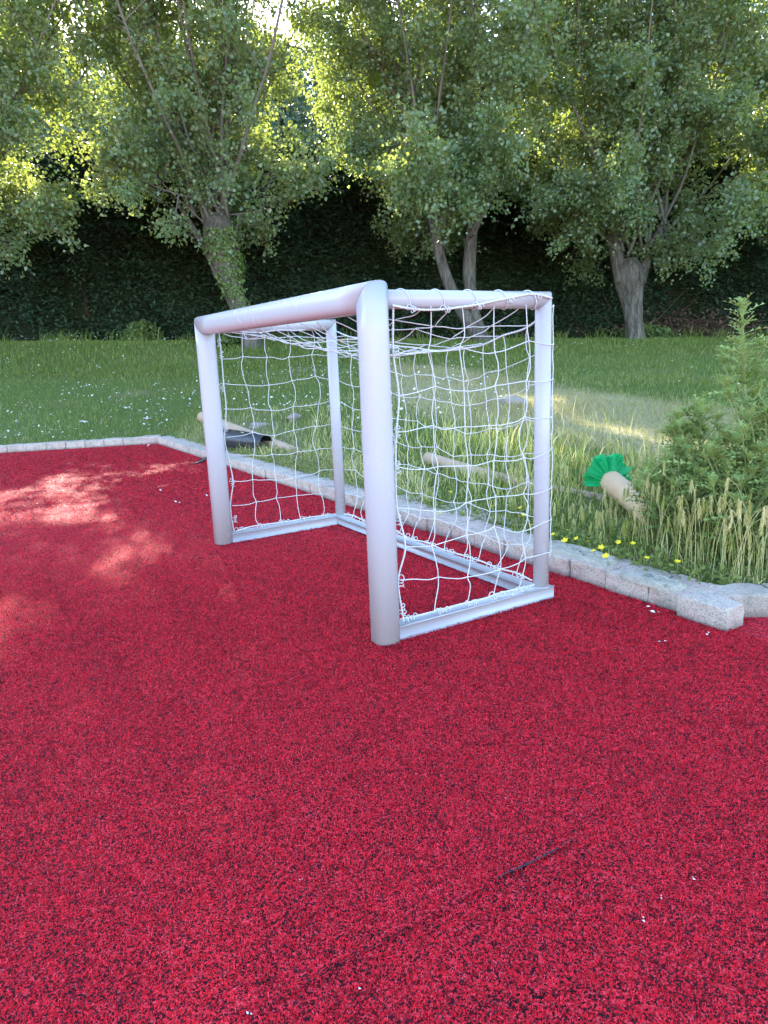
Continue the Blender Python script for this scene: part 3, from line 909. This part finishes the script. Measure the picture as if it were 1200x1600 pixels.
D = unit_rows(np.column_stack([rng.normal(0, 1.0, n), -np.abs(rng.normal(.7, .5, n)), rng.normal(-.12, .4, n)])); N = unit_rows(np.column_stack([rng.normal(0, .5, n), rng.normal(-.3, .4, n), np.ones(n)]))
fol.leaves(P, D, N, .115 * (.5 + .9 * rng.random(n)), .22, .03, .5, var=rng.random(n) ** 1.3)
n = 32000; x = rng.uniform(-HX, HX, n); y = rng.uniform(HY - .85, HY + .75, n); z = hz(x) + htop(x) + rng.normal(-.05, .10, n) + (rng.random(n) < .06) * rng.random(n) * .5
P = np.stack([x, y, z], 1); D = unit_rows(np.column_stack([rng.normal(0, .6, n), rng.normal(-.1, .6, n), np.abs(rng.normal(.6, .4, n))])); N = rdir(n)
fol.leaves(P, D, N, .17 * (.5 + .9 * rng.random(n)), .2, .03, .5, var=rng.random(n))
fol.build('foliage', M['hedge_leaf'], hedge)
tr = MB()
for x in np.arange(-HX + .4, HX, .85):
    x = x + rng.normal(0, .12); zb = float(hz(x)); tr.tube([(x, HY - .35, zb - .1), (x + rng.normal(0, .05), HY - .3, zb + 1), (x, HY - .1, zb + 3)], [.06, .05, .03], 8)
o = tr.build('stems', M['brush'], hedge, smooth=True)

# brushwood at the foot of the hedge
for (px, py, nn, lab) in ((1065, 512, 240, 'heap of brown dead brushwood at the foot of the hedge'),):
    c = base_of(px, py, HY - 1.3); m = MB(); A = []; B = []
    for _ in range(nn):
        a = c + np.array([rng.normal(0, .75), rng.normal(0, .25), abs(rng.normal(.05, .25))]); A.append(a); B.append(a + np.array([rng.normal(0, .45), rng.normal(0, .2), rng.normal(-.05, .25)]))
    m.twigs(np.array(A), np.array(B), .012, .006)
    n = 1500; P = c + np.column_stack([rng.normal(0, .75, n), rng.normal(-.1, .25, n), np.abs(rng.normal(.1, .28, n))]); m.leaves(P, rdir(n), rdir(n), .07 * (.5 + rng.random(n)), .3)
    tag(m.build('brushwood', M['brush'], origin=c), lab, 'brushwood')

# low green shrubs near the trunks
for (px, py, y, w, h, lab) in ((345, 548, 14.2, .45, .40, 'low dark shrub at the foot of the ivy clad poplar'), (1010, 520, 15.3, .6, .35, 'low weeds behind the straight grey poplar trunk'), (225, 535, 16.3, .5, .5, 'small light green shrub before the hedge on the left')):
    c = base_of(px, py, y); n = 1400; m = MB()
    th = rdir(n); P = c + np.abs(th) * np.sign(th) * np.array([w, w * .8, h]) * (rng.random((n, 1)) ** .4); P[:, 2] = c[2] + np.abs(P[:, 2] - c[2]) + .02
    m.leaves(P, unit_rows(rdir(n) + [0, 0, .5]), rdir(n), .07 * (.5 + rng.random(n)), .3, var=rng.random(n) * .6); tag(m.build('shrub', M['ivy'], origin=c), lab, 'shrub')

# ------------------------------------------------------------------ woodland on the hillside
wd = MB(); wr = np.random.default_rng(5); Ps = []; Ss = []; Vs = []; trunkA = []; trunkB = []
for k in range(330):
    y = wr.uniform(22, 66); x = wr.uniform(-1, 1) * (12 + .75 * y)
    g = float(lawn_z(x, y)); hgt = wr.uniform(6.5, 11.5)
    el = math.degrees(math.atan2(g + hgt - CH, math.hypot(x, y)))
    pxl = 600 + F * x / y
    cap = 22.6 + 1.2 * math.sin(x / y * 9) + 1.0 * math.sin(x / y * 23)
    if 470 < pxl < 570: cap = min(cap, 20.4)
    if el > cap: hgt = math.hypot(x, y) * math.tan(R(cap)) + CH - g
    if hgt < 3.5: continue
    con = wr.random() < .4; rad = wr.uniform(1.5, 2.6) * (.75 if con else 1)
    n = 1100
    u = wr.random(n) ** .6; th = wr.random(n) * 2 * np.pi; zf = wr.random(n)
    prof_ = (1 - zf) ** .8 if con else np.sqrt(np.clip(1 - (2 * zf - 1) ** 2, 0, 1)) * .9 + .12
    rr_ = rad * prof_ * (u * .6 + .4) * (1 + .25 * np.sin(5 * th + 7 * zf))
    Ps.append(np.column_stack([x + rr_ * np.cos(th), y + rr_ * np.sin(th), g + hgt * (.12 + .88 * zf)])); Ss.append(wr.uniform(.14, .32, n)); Vs.append(np.clip(wr.random() * .5 + wr.random(n) * .5 + (-.25 if con else 0), 0, 1))
    trunkA.append((x, y, g - .2)); trunkB.append((x, y, g + hgt * .7))
P = np.vstack(Ps); n = len(P)
wd.leaves(P, unit_rows(rdir(n) + [0, 0, -.1]), rdir(n), np.concatenate(Ss), .38, .1, .45, var=np.concatenate(Vs))
wd.twigs(np.array(trunkA), np.array(trunkB), .16, .06)
tag(wd.build('woodland', M['wood_leaf']), 'wooded hillside rising behind the hedge', 'woodland', kind='stuff')

# overhead cable seen through the crowns
A = at_depth(-60, 242, 21.5); B = at_depth(620, 236, 21.5); m = MB(); s = np.linspace(0, 1, 30)[:, None]
Pc = A + (B - A) * s; Pc[:, 2] -= .5 * np.sin(np.pi * s[:, 0]); Pe = np.vstack([A + (A - B) * .8, Pc, B + (B - A) * .8]); m.tube(catmull(Pe, 3), .012, 6)
tag(m.build('overhead_cable', M['cable'], smooth=True), 'thin black cable strung above the hedge behind the crowns', 'cable')

# ------------------------------------------------------------------ grass
def blades(mb, x, y, h, w, lean, dryp, sway=.35):
    n = len(x); z = lawn_z(x, y) - .01
    az = rng.random(n) * 2 * np.pi; L = np.stack([np.cos(az), np.sin(az)], 1)
    fa = rng.random(n) * 2 * np.pi; S = np.stack([np.cos(fa), np.sin(fa)], 1) * (w * .5)[:, None]
    b = np.stack([x, y], 1); le = (lean * h)[:, None]
    m = b + L * le * .35; tp = b + L * le
    V = np.zeros((n, 5, 3)); V[:, 0, :2] = b - S; V[:, 1, :2] = b + S; V[:, 2, :2] = m - S * .8; V[:, 3, :2] = m + S * .8; V[:, 4, :2] = tp
    V[:, 0, 2] = V[:, 1, 2] = z; V[:, 2, 2] = V[:, 3, 2] = z + h * .55; V[:, 4, 2] = z + h * np.sqrt(np.clip(1 - .5 * lean ** 2, .2, 1))
    i = np.arange(n)[:, None] * 5
    mb.add(V.reshape(-1, 3), i + np.array([[0, 1, 3, 2]]), i + np.array([[2, 3, 4]]), var=np.repeat(rng.random(n), 5), dry=np.repeat((rng.random(n) < dryp).astype(float) * (.6 + .4 * rng.random(n)) + .12 * rng.random(n), 5))


def scatter(n, xlo, xhi, ylo, yhi, edge=.16):
    x = rng.uniform(xlo, xhi, n); y = rng.uniform(ylo, yhi, n)
    dR = ddR(x, y); dL = (x - KC[0]) * LN[0] + (y - KC[1]) * LN[1]
    k = ((dR > edge) & (y > 2.56)) | (dL > edge - .02)
    return x[k], y[k]

gm = MB()
x, y = scatter(330000, -8.5, 8.5, 2.6, 12.5); k = np.abs(x) < .62 * y + .8; x, y = x[k], y[k]; n = len(x)
k = rng.random(n) < np.clip(5.5 / y, .45, 1); x, y = x[k], y[k]; n = len(x)
patch = .5 + .5 * np.sin(2.3 * x + 1.1 * y) * np.sin(1.7 * y - .9 * x)
blades(gm, x, y, (.035 + .05 * rng.random(n)) * (.7 + .6 * patch), .0045 + .0035 * rng.random(n), rng.uniform(.1, .8, n), dry_at(x, y))
x, y = scatter(90000, -11, 11, 12.0, 17.2); n = len(x)
blades(gm, x, y, .05 + .07 * rng.random(n), .009 + .006 * rng.random(n), rng.uniform(.1, .8, n), dry_at(x, y) * .4)
x = rng.uniform(-12, 12, 16000); y = rng.uniform(15.2, 17.0, 16000); k = rng.random(16000) < np.clip(np.sin(x * 2.1) * np.sin(y * 3 + x * 1.7) + .25 * np.sin(7 * x), 0, 1); x, y = x[k], y[k]; n = len(x)
blades(gm, x, y, .10 + .32 * rng.random(n) ** 1.6, .012 + .010 * rng.random(n), rng.uniform(.2, .9, n), np.full(n, .12))
tag(gm.build('lawn_grass', M['grass']), 'short green lawn grass', 'grass', kind='stuff')

tg = MB()
x, y = scatter(44000, -3.2, 3.9, 2.56, 9.0, .20)
d = ddR(x, y); dens = np.exp(-(d / 1.25) ** 2) * (.28 + .72 * (x > -.7)) * np.where(x > .3, 1, .8)
k = rng.random(len(x)) < dens; x, y, d = x[k], y[k], d[k]; n = len(x)
low = np.clip((d - .16) / .45, .22, 1)
clr = 1 - .80 * np.exp(-(((x - .300 * y) / .19) ** 2 + ((y - 3.6) / .65) ** 2) ** 2)
hgt = clr * (.075 + .19 * rng.random(n)) * low * np.where(x > .5, 1.0, .62) * (.75 + .5 * (.5 + .5 * np.sin(x * 5 + y * 3)))
blades(tg, x, y, hgt, .004 + .004 * rng.random(n), rng.uniform(.1, .75, n), np.clip(.38 + dry_at(x, y), 0, .8))
x, y = scatter(26000, -2.6, .3, 4.2, 8.4, .19); d = ddR(x, y); k = rng.random(len(x)) < np.exp(-((d - .34) / .16) ** 2) * np.clip(.45 + .9 * np.sin(x * 4.1 + 1.1), 0.05, 1); x, y = x[k], y[k]; n = len(x)
blades(tg, x, y, .06 + .10 * rng.random(n), .004 + .003 * rng.random(n), rng.uniform(.3, 1.0, n), np.full(n, .9))
tag(tg.build('tall_grass', M['tallgrass']), 'tall half dry grass growing behind the long kerb', 'grass', kind='stuff')

# broad-leaved ground cover next to the kerb
gc = MB(); x, y = scatter(90000, -2.5, 3.2, 2.56, 8.0, .13); d = ddR(x, y); k = (d < .55) & (rng.random(len(x)) < np.exp(-((d - .2) / .22) ** 2)); x, y = x[k], y[k]; n = len(x)
P = np.column_stack([x, y, lawn_z(x, y) + .005 + .05 * rng.random(n)])
gc.leaves(P, unit_rows(np.column_stack([rng.normal(0, 1, n), rng.normal(0, 1, n), rng.uniform(.1, .9, n)])), unit_rows(rdir(n) * .6 + [0, 0, 1]), .022 * (.5 + rng.random(n)), .32, .05, .5, var=rng.random(n) * .7)
tag(gc.build('ground_cover', M['weeds']), 'small leaved green weeds along the back of the kerb', 'weeds', kind='stuff')


# wild barley with drooping heads
def barley(mb, hd, p, h, az, droop, dryv):
    droop = droop * .45
    L = np.array([math.cos(az), math.sin(az), 0]); z0 = np.array([p[0], p[1], float(lawn_z(p[0], p[1]))])
    P = np.array([z0, z0 + [0, 0, h * .45] + L * h * .05, z0 + [0, 0, h * .85] + L * h * .16, z0 + [0, 0, h] + L * h * .30]); PP = catmull(P, 3)
    v = rng.random(); mb.tube(PP, .0012, 4, False, var=v, dry=dryv)
    d = unit(np.array(PP[-1] - PP[-2]) + [0, 0, -droop]); tip = PP[-1]; n = 34; f = np.linspace(0, 1, n); ln = rng.uniform(.034, .05)
    ax = tip + d * ln * f[:, None] + np.array([0, 0, -1]) * (f ** 2 * ln * droop * .6)[:, None]
    mb.tube(ax[::6], .0024, 5, True, var=v, dry=dryv)
    o = rdir(n); D = unit_rows(d * 1.3 + o * .45); Nn = rdir(n)
    hd.leaves(ax, D, Nn, rng.uniform(.020, .036, n), .06, .0, .3, var=np.clip(v + rng.normal(0, .15, n), 0, 1), dry=np.clip(dryv + rng.normal(0, .15, n), 0, 1))
    hd.leaves(ax, unit_rows(d + o * .5), Nn, np.full(n, .013), .26, .0, .4, var=np.full(n, v), dry=np.full(n, dryv))

bs = MB(); cnt = 0
while cnt < 380:
    x = rng.uniform(.7, 2.6); y = rng.uniform(2.57, 4.6); d = ddR(x, y)
    cor = abs(x - .300 * y) < .20
    if d < .22 or rng.random() > math.exp(-((d - .3) / .8) ** 2): continue
    if x < 1.15 and rng.random() < .55: continue
    near = math.exp(-((x - 1.55) / .35) ** 2 - ((y - 2.68) / .2) ** 2)
    h = rng.uniform(.18, .34) + .06 * near
    if cor: h = rng.uniform(.08, .15)
    barley(bs, bs, (x, y), h, rng.random() * 6.28, rng.uniform(.2, 1.3), float(np.clip(rng.normal(.55, .28), .05, 1))); cnt += 1
for k in range(80):
    x = rng.uniform(1.2, 2.4); y = rng.uniform(2.62, 3.0)
    barley(bs, bs, (x, y), rng.uniform(.14, .42), rng.random() * 6.28, rng.uniform(.1, 1.4), float(np.clip(rng.normal(.45, .3), .0, 1)))
for (px, py) in ((985, 695), (1075, 675), (1090, 690), (1120, 640), (888, 655)):
    p = on_lawn(px, py + 170)
    barley(bs, bs, p, .42 if px > 900 else .3, rng.random() * 6, .8, .8)
tag(bs.build('wild_barley', M['tallgrass']), 'feathery wild barley heads growing around the thistle', 'barley', kind='stuff')

# white clover and daisies scattered over the lawn
wf = MB()
x, y = scatter(7500, -9, 8, 6.5, 16.8); k = rng.random(len(x)) < np.where(x < 1.5, np.where(y < 11.5, .95, .28), np.where(y > 12, .35, .05)) * np.where(x > .2, .5, 1) * np.where((ddR(x, y) < 1.0) & (x > -2.7), .08, 1) * np.clip(.55 + .8 * lump(1.3 * x, 1.3 * y), .1, 1); x, y = x[k], y[k]; n = len(x)
r = .0125 * (.5 + .9 * rng.random(n) ** 2); zc = lawn_z(x, y) + .045 + .06 * rng.random(n)
zc += (y > 14) * rng.random(n) * .12
ang = np.arange(7) * 2 * np.pi / 7; V = np.zeros((n, 8, 3)); V[:, 0] = np.stack([x, y, zc + r * .7], 1)
tilt = rng.normal(0, .35, (n, 2))
for q in range(7):
    dx, dy = r * np.cos(ang[q]), r * np.sin(ang[q]); V[:, q + 1] = np.stack([x + dx, y + dy, zc + dx * tilt[:, 0] + dy * tilt[:, 1] + rng.normal(0, .0015, n)], 1)
T = np.concatenate([np.arange(n)[:, None] * 8 + np.array([[0, q + 1, (q + 1) % 7 + 1]]) for q in range(7)]); wf.add(V.reshape(-1, 3), None, T)
tag(wf.build('white_wildflowers', M['petal']), 'tiny white clover and daisy flowers dotting the lawn', 'flowers', kind='stuff')

# yellow flowers by the kerb
yf = empty('yellow_flower', (0, 0, 0), 'small yellow wildflower growing by the kerb behind the goal', 'flower', 'yellow wildflowers by the kerb')
m = MB()
for q in range(5):
    a = q * 2 * np.pi / 5; d = np.array([math.cos(a), math.sin(a), .35]); s = np.array([-math.sin(a), math.cos(a), 0]); c = np.array([0, 0, .07])
    m.add([c, c + d * .007 + s * .005, c + d * .013 + s * .003, c + d * .013 - s * .003, c + d * .007 - s * .005], [[0, 1, 2, 3]], [[0, 3, 4]])
m.build('petals', M['yellow'], yf, local=True)
m = MB(); m.tube([(.004, 0, 0), (0, .003, .035), (0, 0, .070)], .0012, 5); m.build('stem', M['stem'], yf, local=True)
spots = [(684, 797), (700, 770), (662, 778), (775, 793), (805, 803), (820, 795), (804, 819), (829, 826), (815, 806), (872, 830), (893, 843), (934, 860), (943, 852), (891, 826), (990, 845), (972, 838), (1010, 870), (1058, 876), (926, 846), (912, 835), (955, 868), (742, 788)]
for k, (px, py) in enumerate(spots):
    p = on_lawn(px, py, .07); o = yf if k == 0 else copy_tree(yf)
    o.location = (p[0], p[1], float(lawn_z(p[0], p[1]))); o.rotation_euler = (rng.normal(0, .25), rng.normal(.0, .25), rng.random() * 6); sc = rng.uniform(.8, 1.25); o.scale = (sc, sc, sc)


# ------------------------------------------------------------------ thistles
def thistle_leaf(mb, p, d, n, L, w, var):
    d = unit(d); s = unit(np.cross(d, n)); n = np.cross(s, d); k = 4; V = []; Q = []; T = []
    f = np.linspace(0, 1, k + 1); cen = p + d * (L * f)[:, None] - n * (L * .28 * f ** 2)[:, None]
    hw = w * .10 * (1 - f * .75)
    for i in range(k + 1): V += [cen[i] - s * hw[i], cen[i] + s * hw[i]]
    for i in range(k): Q.append([2 * i, 2 * i + 1, 2 * i + 3, 2 * i + 2])
    for i in range(k):
        for sg in (-1, 1):
            a = cen[i] + sg * s * hw[i]; b_ = cen[i] * .2 + cen[i + 1] * .8 + sg * s * hw[i]; l = w * (.75 + 1.0 * math.sin(np.pi * min(.95, f[i] + .15))) * rng.uniform(.75, 1.2)
            m_ = (a + b_) / 2; tip = m_ + sg * s * l * .75 + d * l * .55 + n * l * rng.uniform(-.1, .35)
            md = m_ + (tip - m_) * .5 + d * l * .12; j = len(V); V += [a, b_, md + d * l * .07, tip, md - d * l * .05]; T += [[j, j + 1, j + 2], [j, j + 2, j + 4], [j + 4, j + 2, j + 3]]
    mb.add(V, Q, T, var=var)


def thistle(p, top, wmax, nbr, label, seed, nleaf=60, Ls=(.07, .16)):
    global rng
    keep = rng; rng = np.random.default_rng(seed)
    h = top[2] - p[2]
    root = empty('thistle_plant', (p[0], p[1], p[2] - .01), label, 'thistle', 'thistles behind the kerb'); st = MB(); lf = MB()
    base = np.array(p); lx = rng.normal(0, .02, 2)
    dt = np.array(top) - base
    main = catmull(np.array([base, base + dt * .35 + [lx[0], lx[1], 0], base + dt * .7 + [-lx[1] * .6, lx[0], 0], base + dt]), 8); n = len(main)
    st.tube(main, np.linspace(.011, .004, n) * (h / 1.0) ** .5, 8)
    stems = [(main, 0.0, 1.0)]
    for q in range(nbr):
        f = rng.uniform(.08, .9); i = int(f * (n - 1)); az = q * 2.4 + rng.normal(0, .3); L = wmax * (1.12 - f) * rng.uniform(.7, 1.15) + .03
        d = np.array([math.cos(az) * .75, math.sin(az) * .75, .75]); P = [main[i]]
        for _ in range(3): d = unit(d + [0, 0, .18] + rng.normal(0, .1, 3)); P.append(P[-1] + d * L / 3)
        PP = catmull(np.array(P), 4); st.tube(PP, np.linspace(.0045, .0022, len(PP)), 5); stems.append((PP, f, .7))
    for PP, f0, scl in stems:
        m = len(PP); L = np.linalg.norm(PP[-1] - PP[0]); nl = int(nleaf * (1 if scl == 1 else .35)) if scl == 1 else max(5, int(L * 32))
        for q in range(nl):
            f = rng.random() ** .9; i = min(int(f * (m - 1)), m - 2); az = rng.random() * 6.28; up = rng.uniform(.15, .8)
            td = unit(PP[i + 1] - PP[i]); d = unit(np.array([math.cos(az), math.sin(az), 0]) + td * up)
            hh = (PP[i][2] - base[2]) / h; l = np.interp(hh, [0, .5, 1], [Ls[1], Ls[1] * .75, Ls[0] * 1.05]) * rng.uniform(.6, 1.15) * (1 if scl == 1 else .8)
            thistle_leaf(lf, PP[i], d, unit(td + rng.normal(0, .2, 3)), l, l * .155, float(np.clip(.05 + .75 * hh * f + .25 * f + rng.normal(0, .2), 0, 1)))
        # spiky tuft at the tip
        for q in range(12 if scl < 1 else 40):
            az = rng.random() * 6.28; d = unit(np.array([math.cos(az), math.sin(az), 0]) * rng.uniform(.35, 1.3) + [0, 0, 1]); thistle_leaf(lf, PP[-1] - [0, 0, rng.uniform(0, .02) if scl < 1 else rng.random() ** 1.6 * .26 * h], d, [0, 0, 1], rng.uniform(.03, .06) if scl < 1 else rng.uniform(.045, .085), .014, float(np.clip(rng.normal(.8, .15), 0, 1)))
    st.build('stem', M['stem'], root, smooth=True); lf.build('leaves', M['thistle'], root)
    rng = keep; return root


def tp(px, py): return on_lawn(px, py)
q = tp(1158, 872); 
thistle(q, at_depth(1160, 476, q[1]), .36, 34, 'tallest spiky thistle standing high above the others at the right edge', 3, 120, (.08, .17))
for k, (px, py, tx, ty, w, nb_, lab) in enumerate([
        (1055, 858, 1057, 655, .26, 18, 'thistle clump with a short pointed tip left of the tallest thistle'),
        (1095, 866, 1096, 632, .28, 20, 'mid height thistle just left of the tallest thistle'),
        (1128, 880, 1150, 690, .30, 20, 'low broad thistle in front of the tallest thistle'),
        (1190, 884, 1196, 640, .30, 20, 'leafy thistle to the right of the tallest thistle'),
        (1182, 852, 1186, 575, .30, 22, 'second tallest thistle behind the tallest one at the frame edge'),
        (1230, 880, 1235, 620, .3, 18, 'thistle partly cut off by the right edge of the photo'),
        (1030, 838, 1032, 735, .2, 12, 'smallest thistle beside the green stuffed tube'),
        (1090, 838, 1075, 720, .3, 18, 'bushy low thistle behind the barley')]):
    q = tp(px, py); 
    thistle(q, at_depth(tx, ty, q[1]), w, nb_, lab, 70 + k, 56, (.08, .17))

# ------------------------------------------------------------------ cardboard tubes and other things in the grass
def hollow(name, A, B, r, mat, label, cat, wall=.006, r2=None, wob=0.0, mat_in=None):
    A = np.array(A, float); B = np.array(B, float); r2 = r if r2 is None else r2
    m = MB(); n = 10; s = np.linspace(0, 1, n)[:, None]; P = A + (B - A) * s; P[:, 2] += -wob * np.sin(np.pi * s[:, 0])
    rr = r + (r2 - r) * s[:, 0]; m.tube(P, rr, 28, False); m.tube(P, rr - wall, 28, False)
    # rims
    for e in (0, n - 1):
        b0 = e * 28; j = np.arange(28); k = (j + 1) % 28
        m.q.append(np.stack([b0 + j, b0 + k, b0 + k + 28 * n, b0 + j + 28 * n], 1))
    return tag(m.build(name, mat, origin=A, smooth=True), label, cat)

A = at_depth(315, 651, 8.3); B = on_lawn(486, 708); B[2] -= .05
hollow('cardboard_tube', A, B, .054, M['card_old'], 'long brown cardboard tube lying behind the far goal post', 'tube')
A2 = at_depth(352, 686, 7.35); B2 = at_depth(416, 692, 6.85)
hollow('black_sleeve', A2, B2, .108, M['black'], 'black plastic sleeve slung under the brown tube by the kerb', 'sleeve', .003, .075)
A = on_lawn(668, 726); A[2] += .05; B = on_lawn(945, 780); B[2] -= .02
hollow('cardboard_tube', A, B, .045, M['card_old'], 'weathered tube half hidden in grass behind the net', 'tube', wob=.02)
A = at_depth(952, 750, 3.85); B = at_depth(1020, 806, 3.35)
hollow('cardboard_tube', A, B, .060, M['card'], 'short tan tube stuffed with green film, right of the goal', 'tube')
# ruffled green film
ax = unit(B - A); sv = unit(np.cross(ax, [0, 0, 1])); uv = np.cross(sv, ax); m = MB(); V = []; na, nr = 150, 9
Q = []
for ly in range(3):
    ph = rng.random(6) * 6; off = len(V); a0_, a1_ = R(-40 + 22 * ly), R(205 - 14 * ly)
    jit = np.convolve(rng.normal(0, 1, na + 8), np.ones(4) / 4, 'same')[4:-4]; jit2 = np.convolve(rng.normal(0, 1, na + 8), np.ones(3) / 3, 'same')[4:-4]
    for j in range(nr):
        f = j / (nr - 1)
        for i in range(na):
            a = a0_ + (a1_ - a0_) * i / (na - 1)
            rad = .034 + (.105 - .012 * ly) * f * (1 + .08 * math.sin(6 * a + ph[0]) + .07 * jit[i]) * (.85 + .15 * math.sin(a))
            pl = f * (.018 * math.sin(9 * a + ph[1] + 1.7 * math.sin(4 * a + ph[2]) + 2.5 * f) + .012 * jit2[i] + .008 * math.sin(23 * a + ph[3] + 4 * f))
            V.append(A + ax * (.035 - .035 * ly - (.075 - .03 * ly) * f ** 1.4 + pl) + (sv * -math.cos(a) + uv * math.sin(a)) * (rad + .5 * pl))
    Q += [[off + j * na + i, off + j * na + i + 1, off + (j + 1) * na + i + 1, off + (j + 1) * na + i] for j in range(nr - 1) for i in range(na - 1)]
m.add(V, Q, None, var=rng.random(len(V))); tag(m.build('green_film', M['green_film'], origin=A, smooth=True), 'crumpled bright green film bunched around the end of the tan tube', 'film')

# dark strap on the turf
P = np.array([at_z(299, 724, .012), at_z(308, 723, .010), at_z(320, 717, .016), at_z(334, 706, .05), at_z(352, 694, .10)]); P = catmull(P, 6); n = len(P); d = np.gradient(P, axis=0); sd = unit_rows(np.cross(d, [0, 0, 1])); w = np.interp(np.arange(n), [0, n * .4, n - 1], [.006, .022, .026])
m = MB(); up = np.array([0, 0, .004]); V = np.stack([P - sd * w[:, None], P + sd * w[:, None], P + sd * w[:, None] + up, P - sd * w[:, None] + up], 1).reshape(-1, 3); Q = []
for i in range(n - 1):
    for a in range(4): Q.append([4 * i + a, 4 * i + (a + 1) % 4, 4 * i + 4 + (a + 1) % 4, 4 * i + 4 + a])
m.add(V, Q + [[0, 3, 2, 1], [4 * n - 4, 4 * n - 3, 4 * n - 2, 4 * n - 1]]); tag(m.build('rubber_strap', M['rubber'], origin=P[0], smooth=True), 'dark grey rubber strap trailing from the kerb onto the turf', 'strap')

# stones on the lawn
for k, (px, py, r, lab) in enumerate([(803, 634, .13, 'flat tan stone in the grass seen through the net'), (405, 668, .10, 'grey stone behind the brown tube'), (460, 655, .10, 'grey stone in the lawn left of the back post')]):
    p = on_lawn(px, py); m = MB(); m.bm(pebble(p, r, 80 + k)); o = m.build('stone', M['stone'], smooth='all', local=True, origin=(p[0], p[1], p[2] + r * .15)); o.rotation_euler.z = k * .7; tag(o, lab, 'stone')
for k, (px, py, s, lab) in enumerate([(131, 661, .035, 'pale flat scrap lying on the clover lawn'), (230, 656, .03, 'white crumpled scrap on the lawn near the kerb corner'), (198, 639, .03, 'white scrap farthest from the kerb on the lawn')]):
    p = on_lawn(px, py); m = MB(); g = np.linspace(-1, 1, 6); GX, GY = np.meshgrid(g, g); V = np.stack([GX * s * 1.5, GY * s, .02 + .018 * np.sin(GX * 3 + k) * np.cos(GY * 4) + rng.normal(0, .005, GX.shape)], -1).reshape(-1, 3)
    Q = [[j * 6 + i, j * 6 + i + 1, j * 6 + i + 7, j * 6 + i + 6] for j in range(5) for i in range(5)]; m.add(V, Q); tag(m.build('paper_scrap', M['petal'], local=True, origin=(p[0], p[1], p[2])), lab, 'paper scrap')

# fallen bits on the red turf
for k, (px, py, s) in enumerate([(137, 715, .016), (250, 766, .014), (303, 764, .012), (322, 774, .016), (330, 773, .012), (275, 785, .022), (1035, 1003, .012), (1004, 1437, .005), (1082, 1373, .004), (1032, 1402, .004), (230, 697, .03), (322, 700, .012), (388, 1585, .004), (470, 1375, .003), (1024, 957, .014), (1010, 948, .010), (240, 690, .02), (57, 787, .01), (1105, 990, .012), (560, 1545, .003)]):
    p = at_z(px, py, .01); m = MB(); d = unit([rng.normal(), rng.normal(), .2]); m.leaves(np.array([p]), np.array([d]), np.array([[rng.normal(0, .3), rng.normal(0, .3), 1.]]), np.array([s * 1.5]), .3, .15)
    m.leaves(np.array([p + [s * .6, s * .3, .001]]), np.array([-d + [0, .5, 0]]), np.array([[.2, .1, 1.]]), np.array([s]), .3, .1)
    tag(m.build('fallen_petal', M['petal'], origin=p), 'pale dry petal lying on the red turf', 'petal', 'petals fallen on the red turf')

# ------------------------------------------------------------------ light, sky, camera
SUN_EL, SUN_AZ = R(28), R(-18)            # ahead of the viewer, a little to the left
w = bpy.data.worlds.new('World'); scene.world = w; w.use_nodes = True
nt_ = w.node_tree; bg = nt_.nodes['Background']; sky = nt_.nodes.new('ShaderNodeTexSky')
sky.sky_type = 'NISHITA'; sky.sun_disc = False; sky.sun_elevation = SUN_EL; sky.sun_rotation = SUN_AZ
sky.air_density = 1.0; sky.dust_density = .6; sky.ozone_density = 2.2
nt_.links.new(sky.outputs[0], bg.inputs['Color']); bg.inputs['Strength'].default_value = .15
sd_ = np.array([math.sin(SUN_AZ) * math.cos(SUN_EL), math.cos(SUN_AZ) * math.cos(SUN_EL), math.sin(SUN_EL)])
sl = bpy.data.lights.new('sun', 'SUN'); sl.energy = 3.5; sl.angle = R(.53); sl.color = (1, .93, .80)
so = bpy.data.objects.new('sun', sl); COL.objects.link(so); so.rotation_euler = Vector(-sd_).to_track_quat('-Z', 'Y').to_euler(); so.location = (0, 0, 30)

cd = bpy.data.cameras.new('camera'); co = bpy.data.objects.new('camera', cd); COL.objects.link(co)
cd.sensor_fit = 'VERTICAL'; cd.sensor_height = 36; cd.sensor_width = 27; cd.lens = F / 1600 * 36; cd.clip_start = .05; cd.clip_end = 3000
Mx = Matrix(((_rt[0], _up[0], -_fw[0], CAM[0]), (_rt[1], _up[1], -_fw[1], CAM[1]), (_rt[2], _up[2], -_fw[2], CAM[2]), (0, 0, 0, 1)))
co.matrix_world = Mx; scene.camera = co
scene.view_settings.view_transform = 'Standard'; scene.view_settings.look = 'None'; scene.view_settings.exposure = 2.85; scene.view_settings.gamma = 1
scene.cycles.max_bounces = 8; scene.cycles.transmission_bounces = 4; scene.cycles.transparent_max_bounces = 4; scene.cycles.use_denoising = True
scene.render.resolution_x = 768; scene.render.resolution_y = 1024
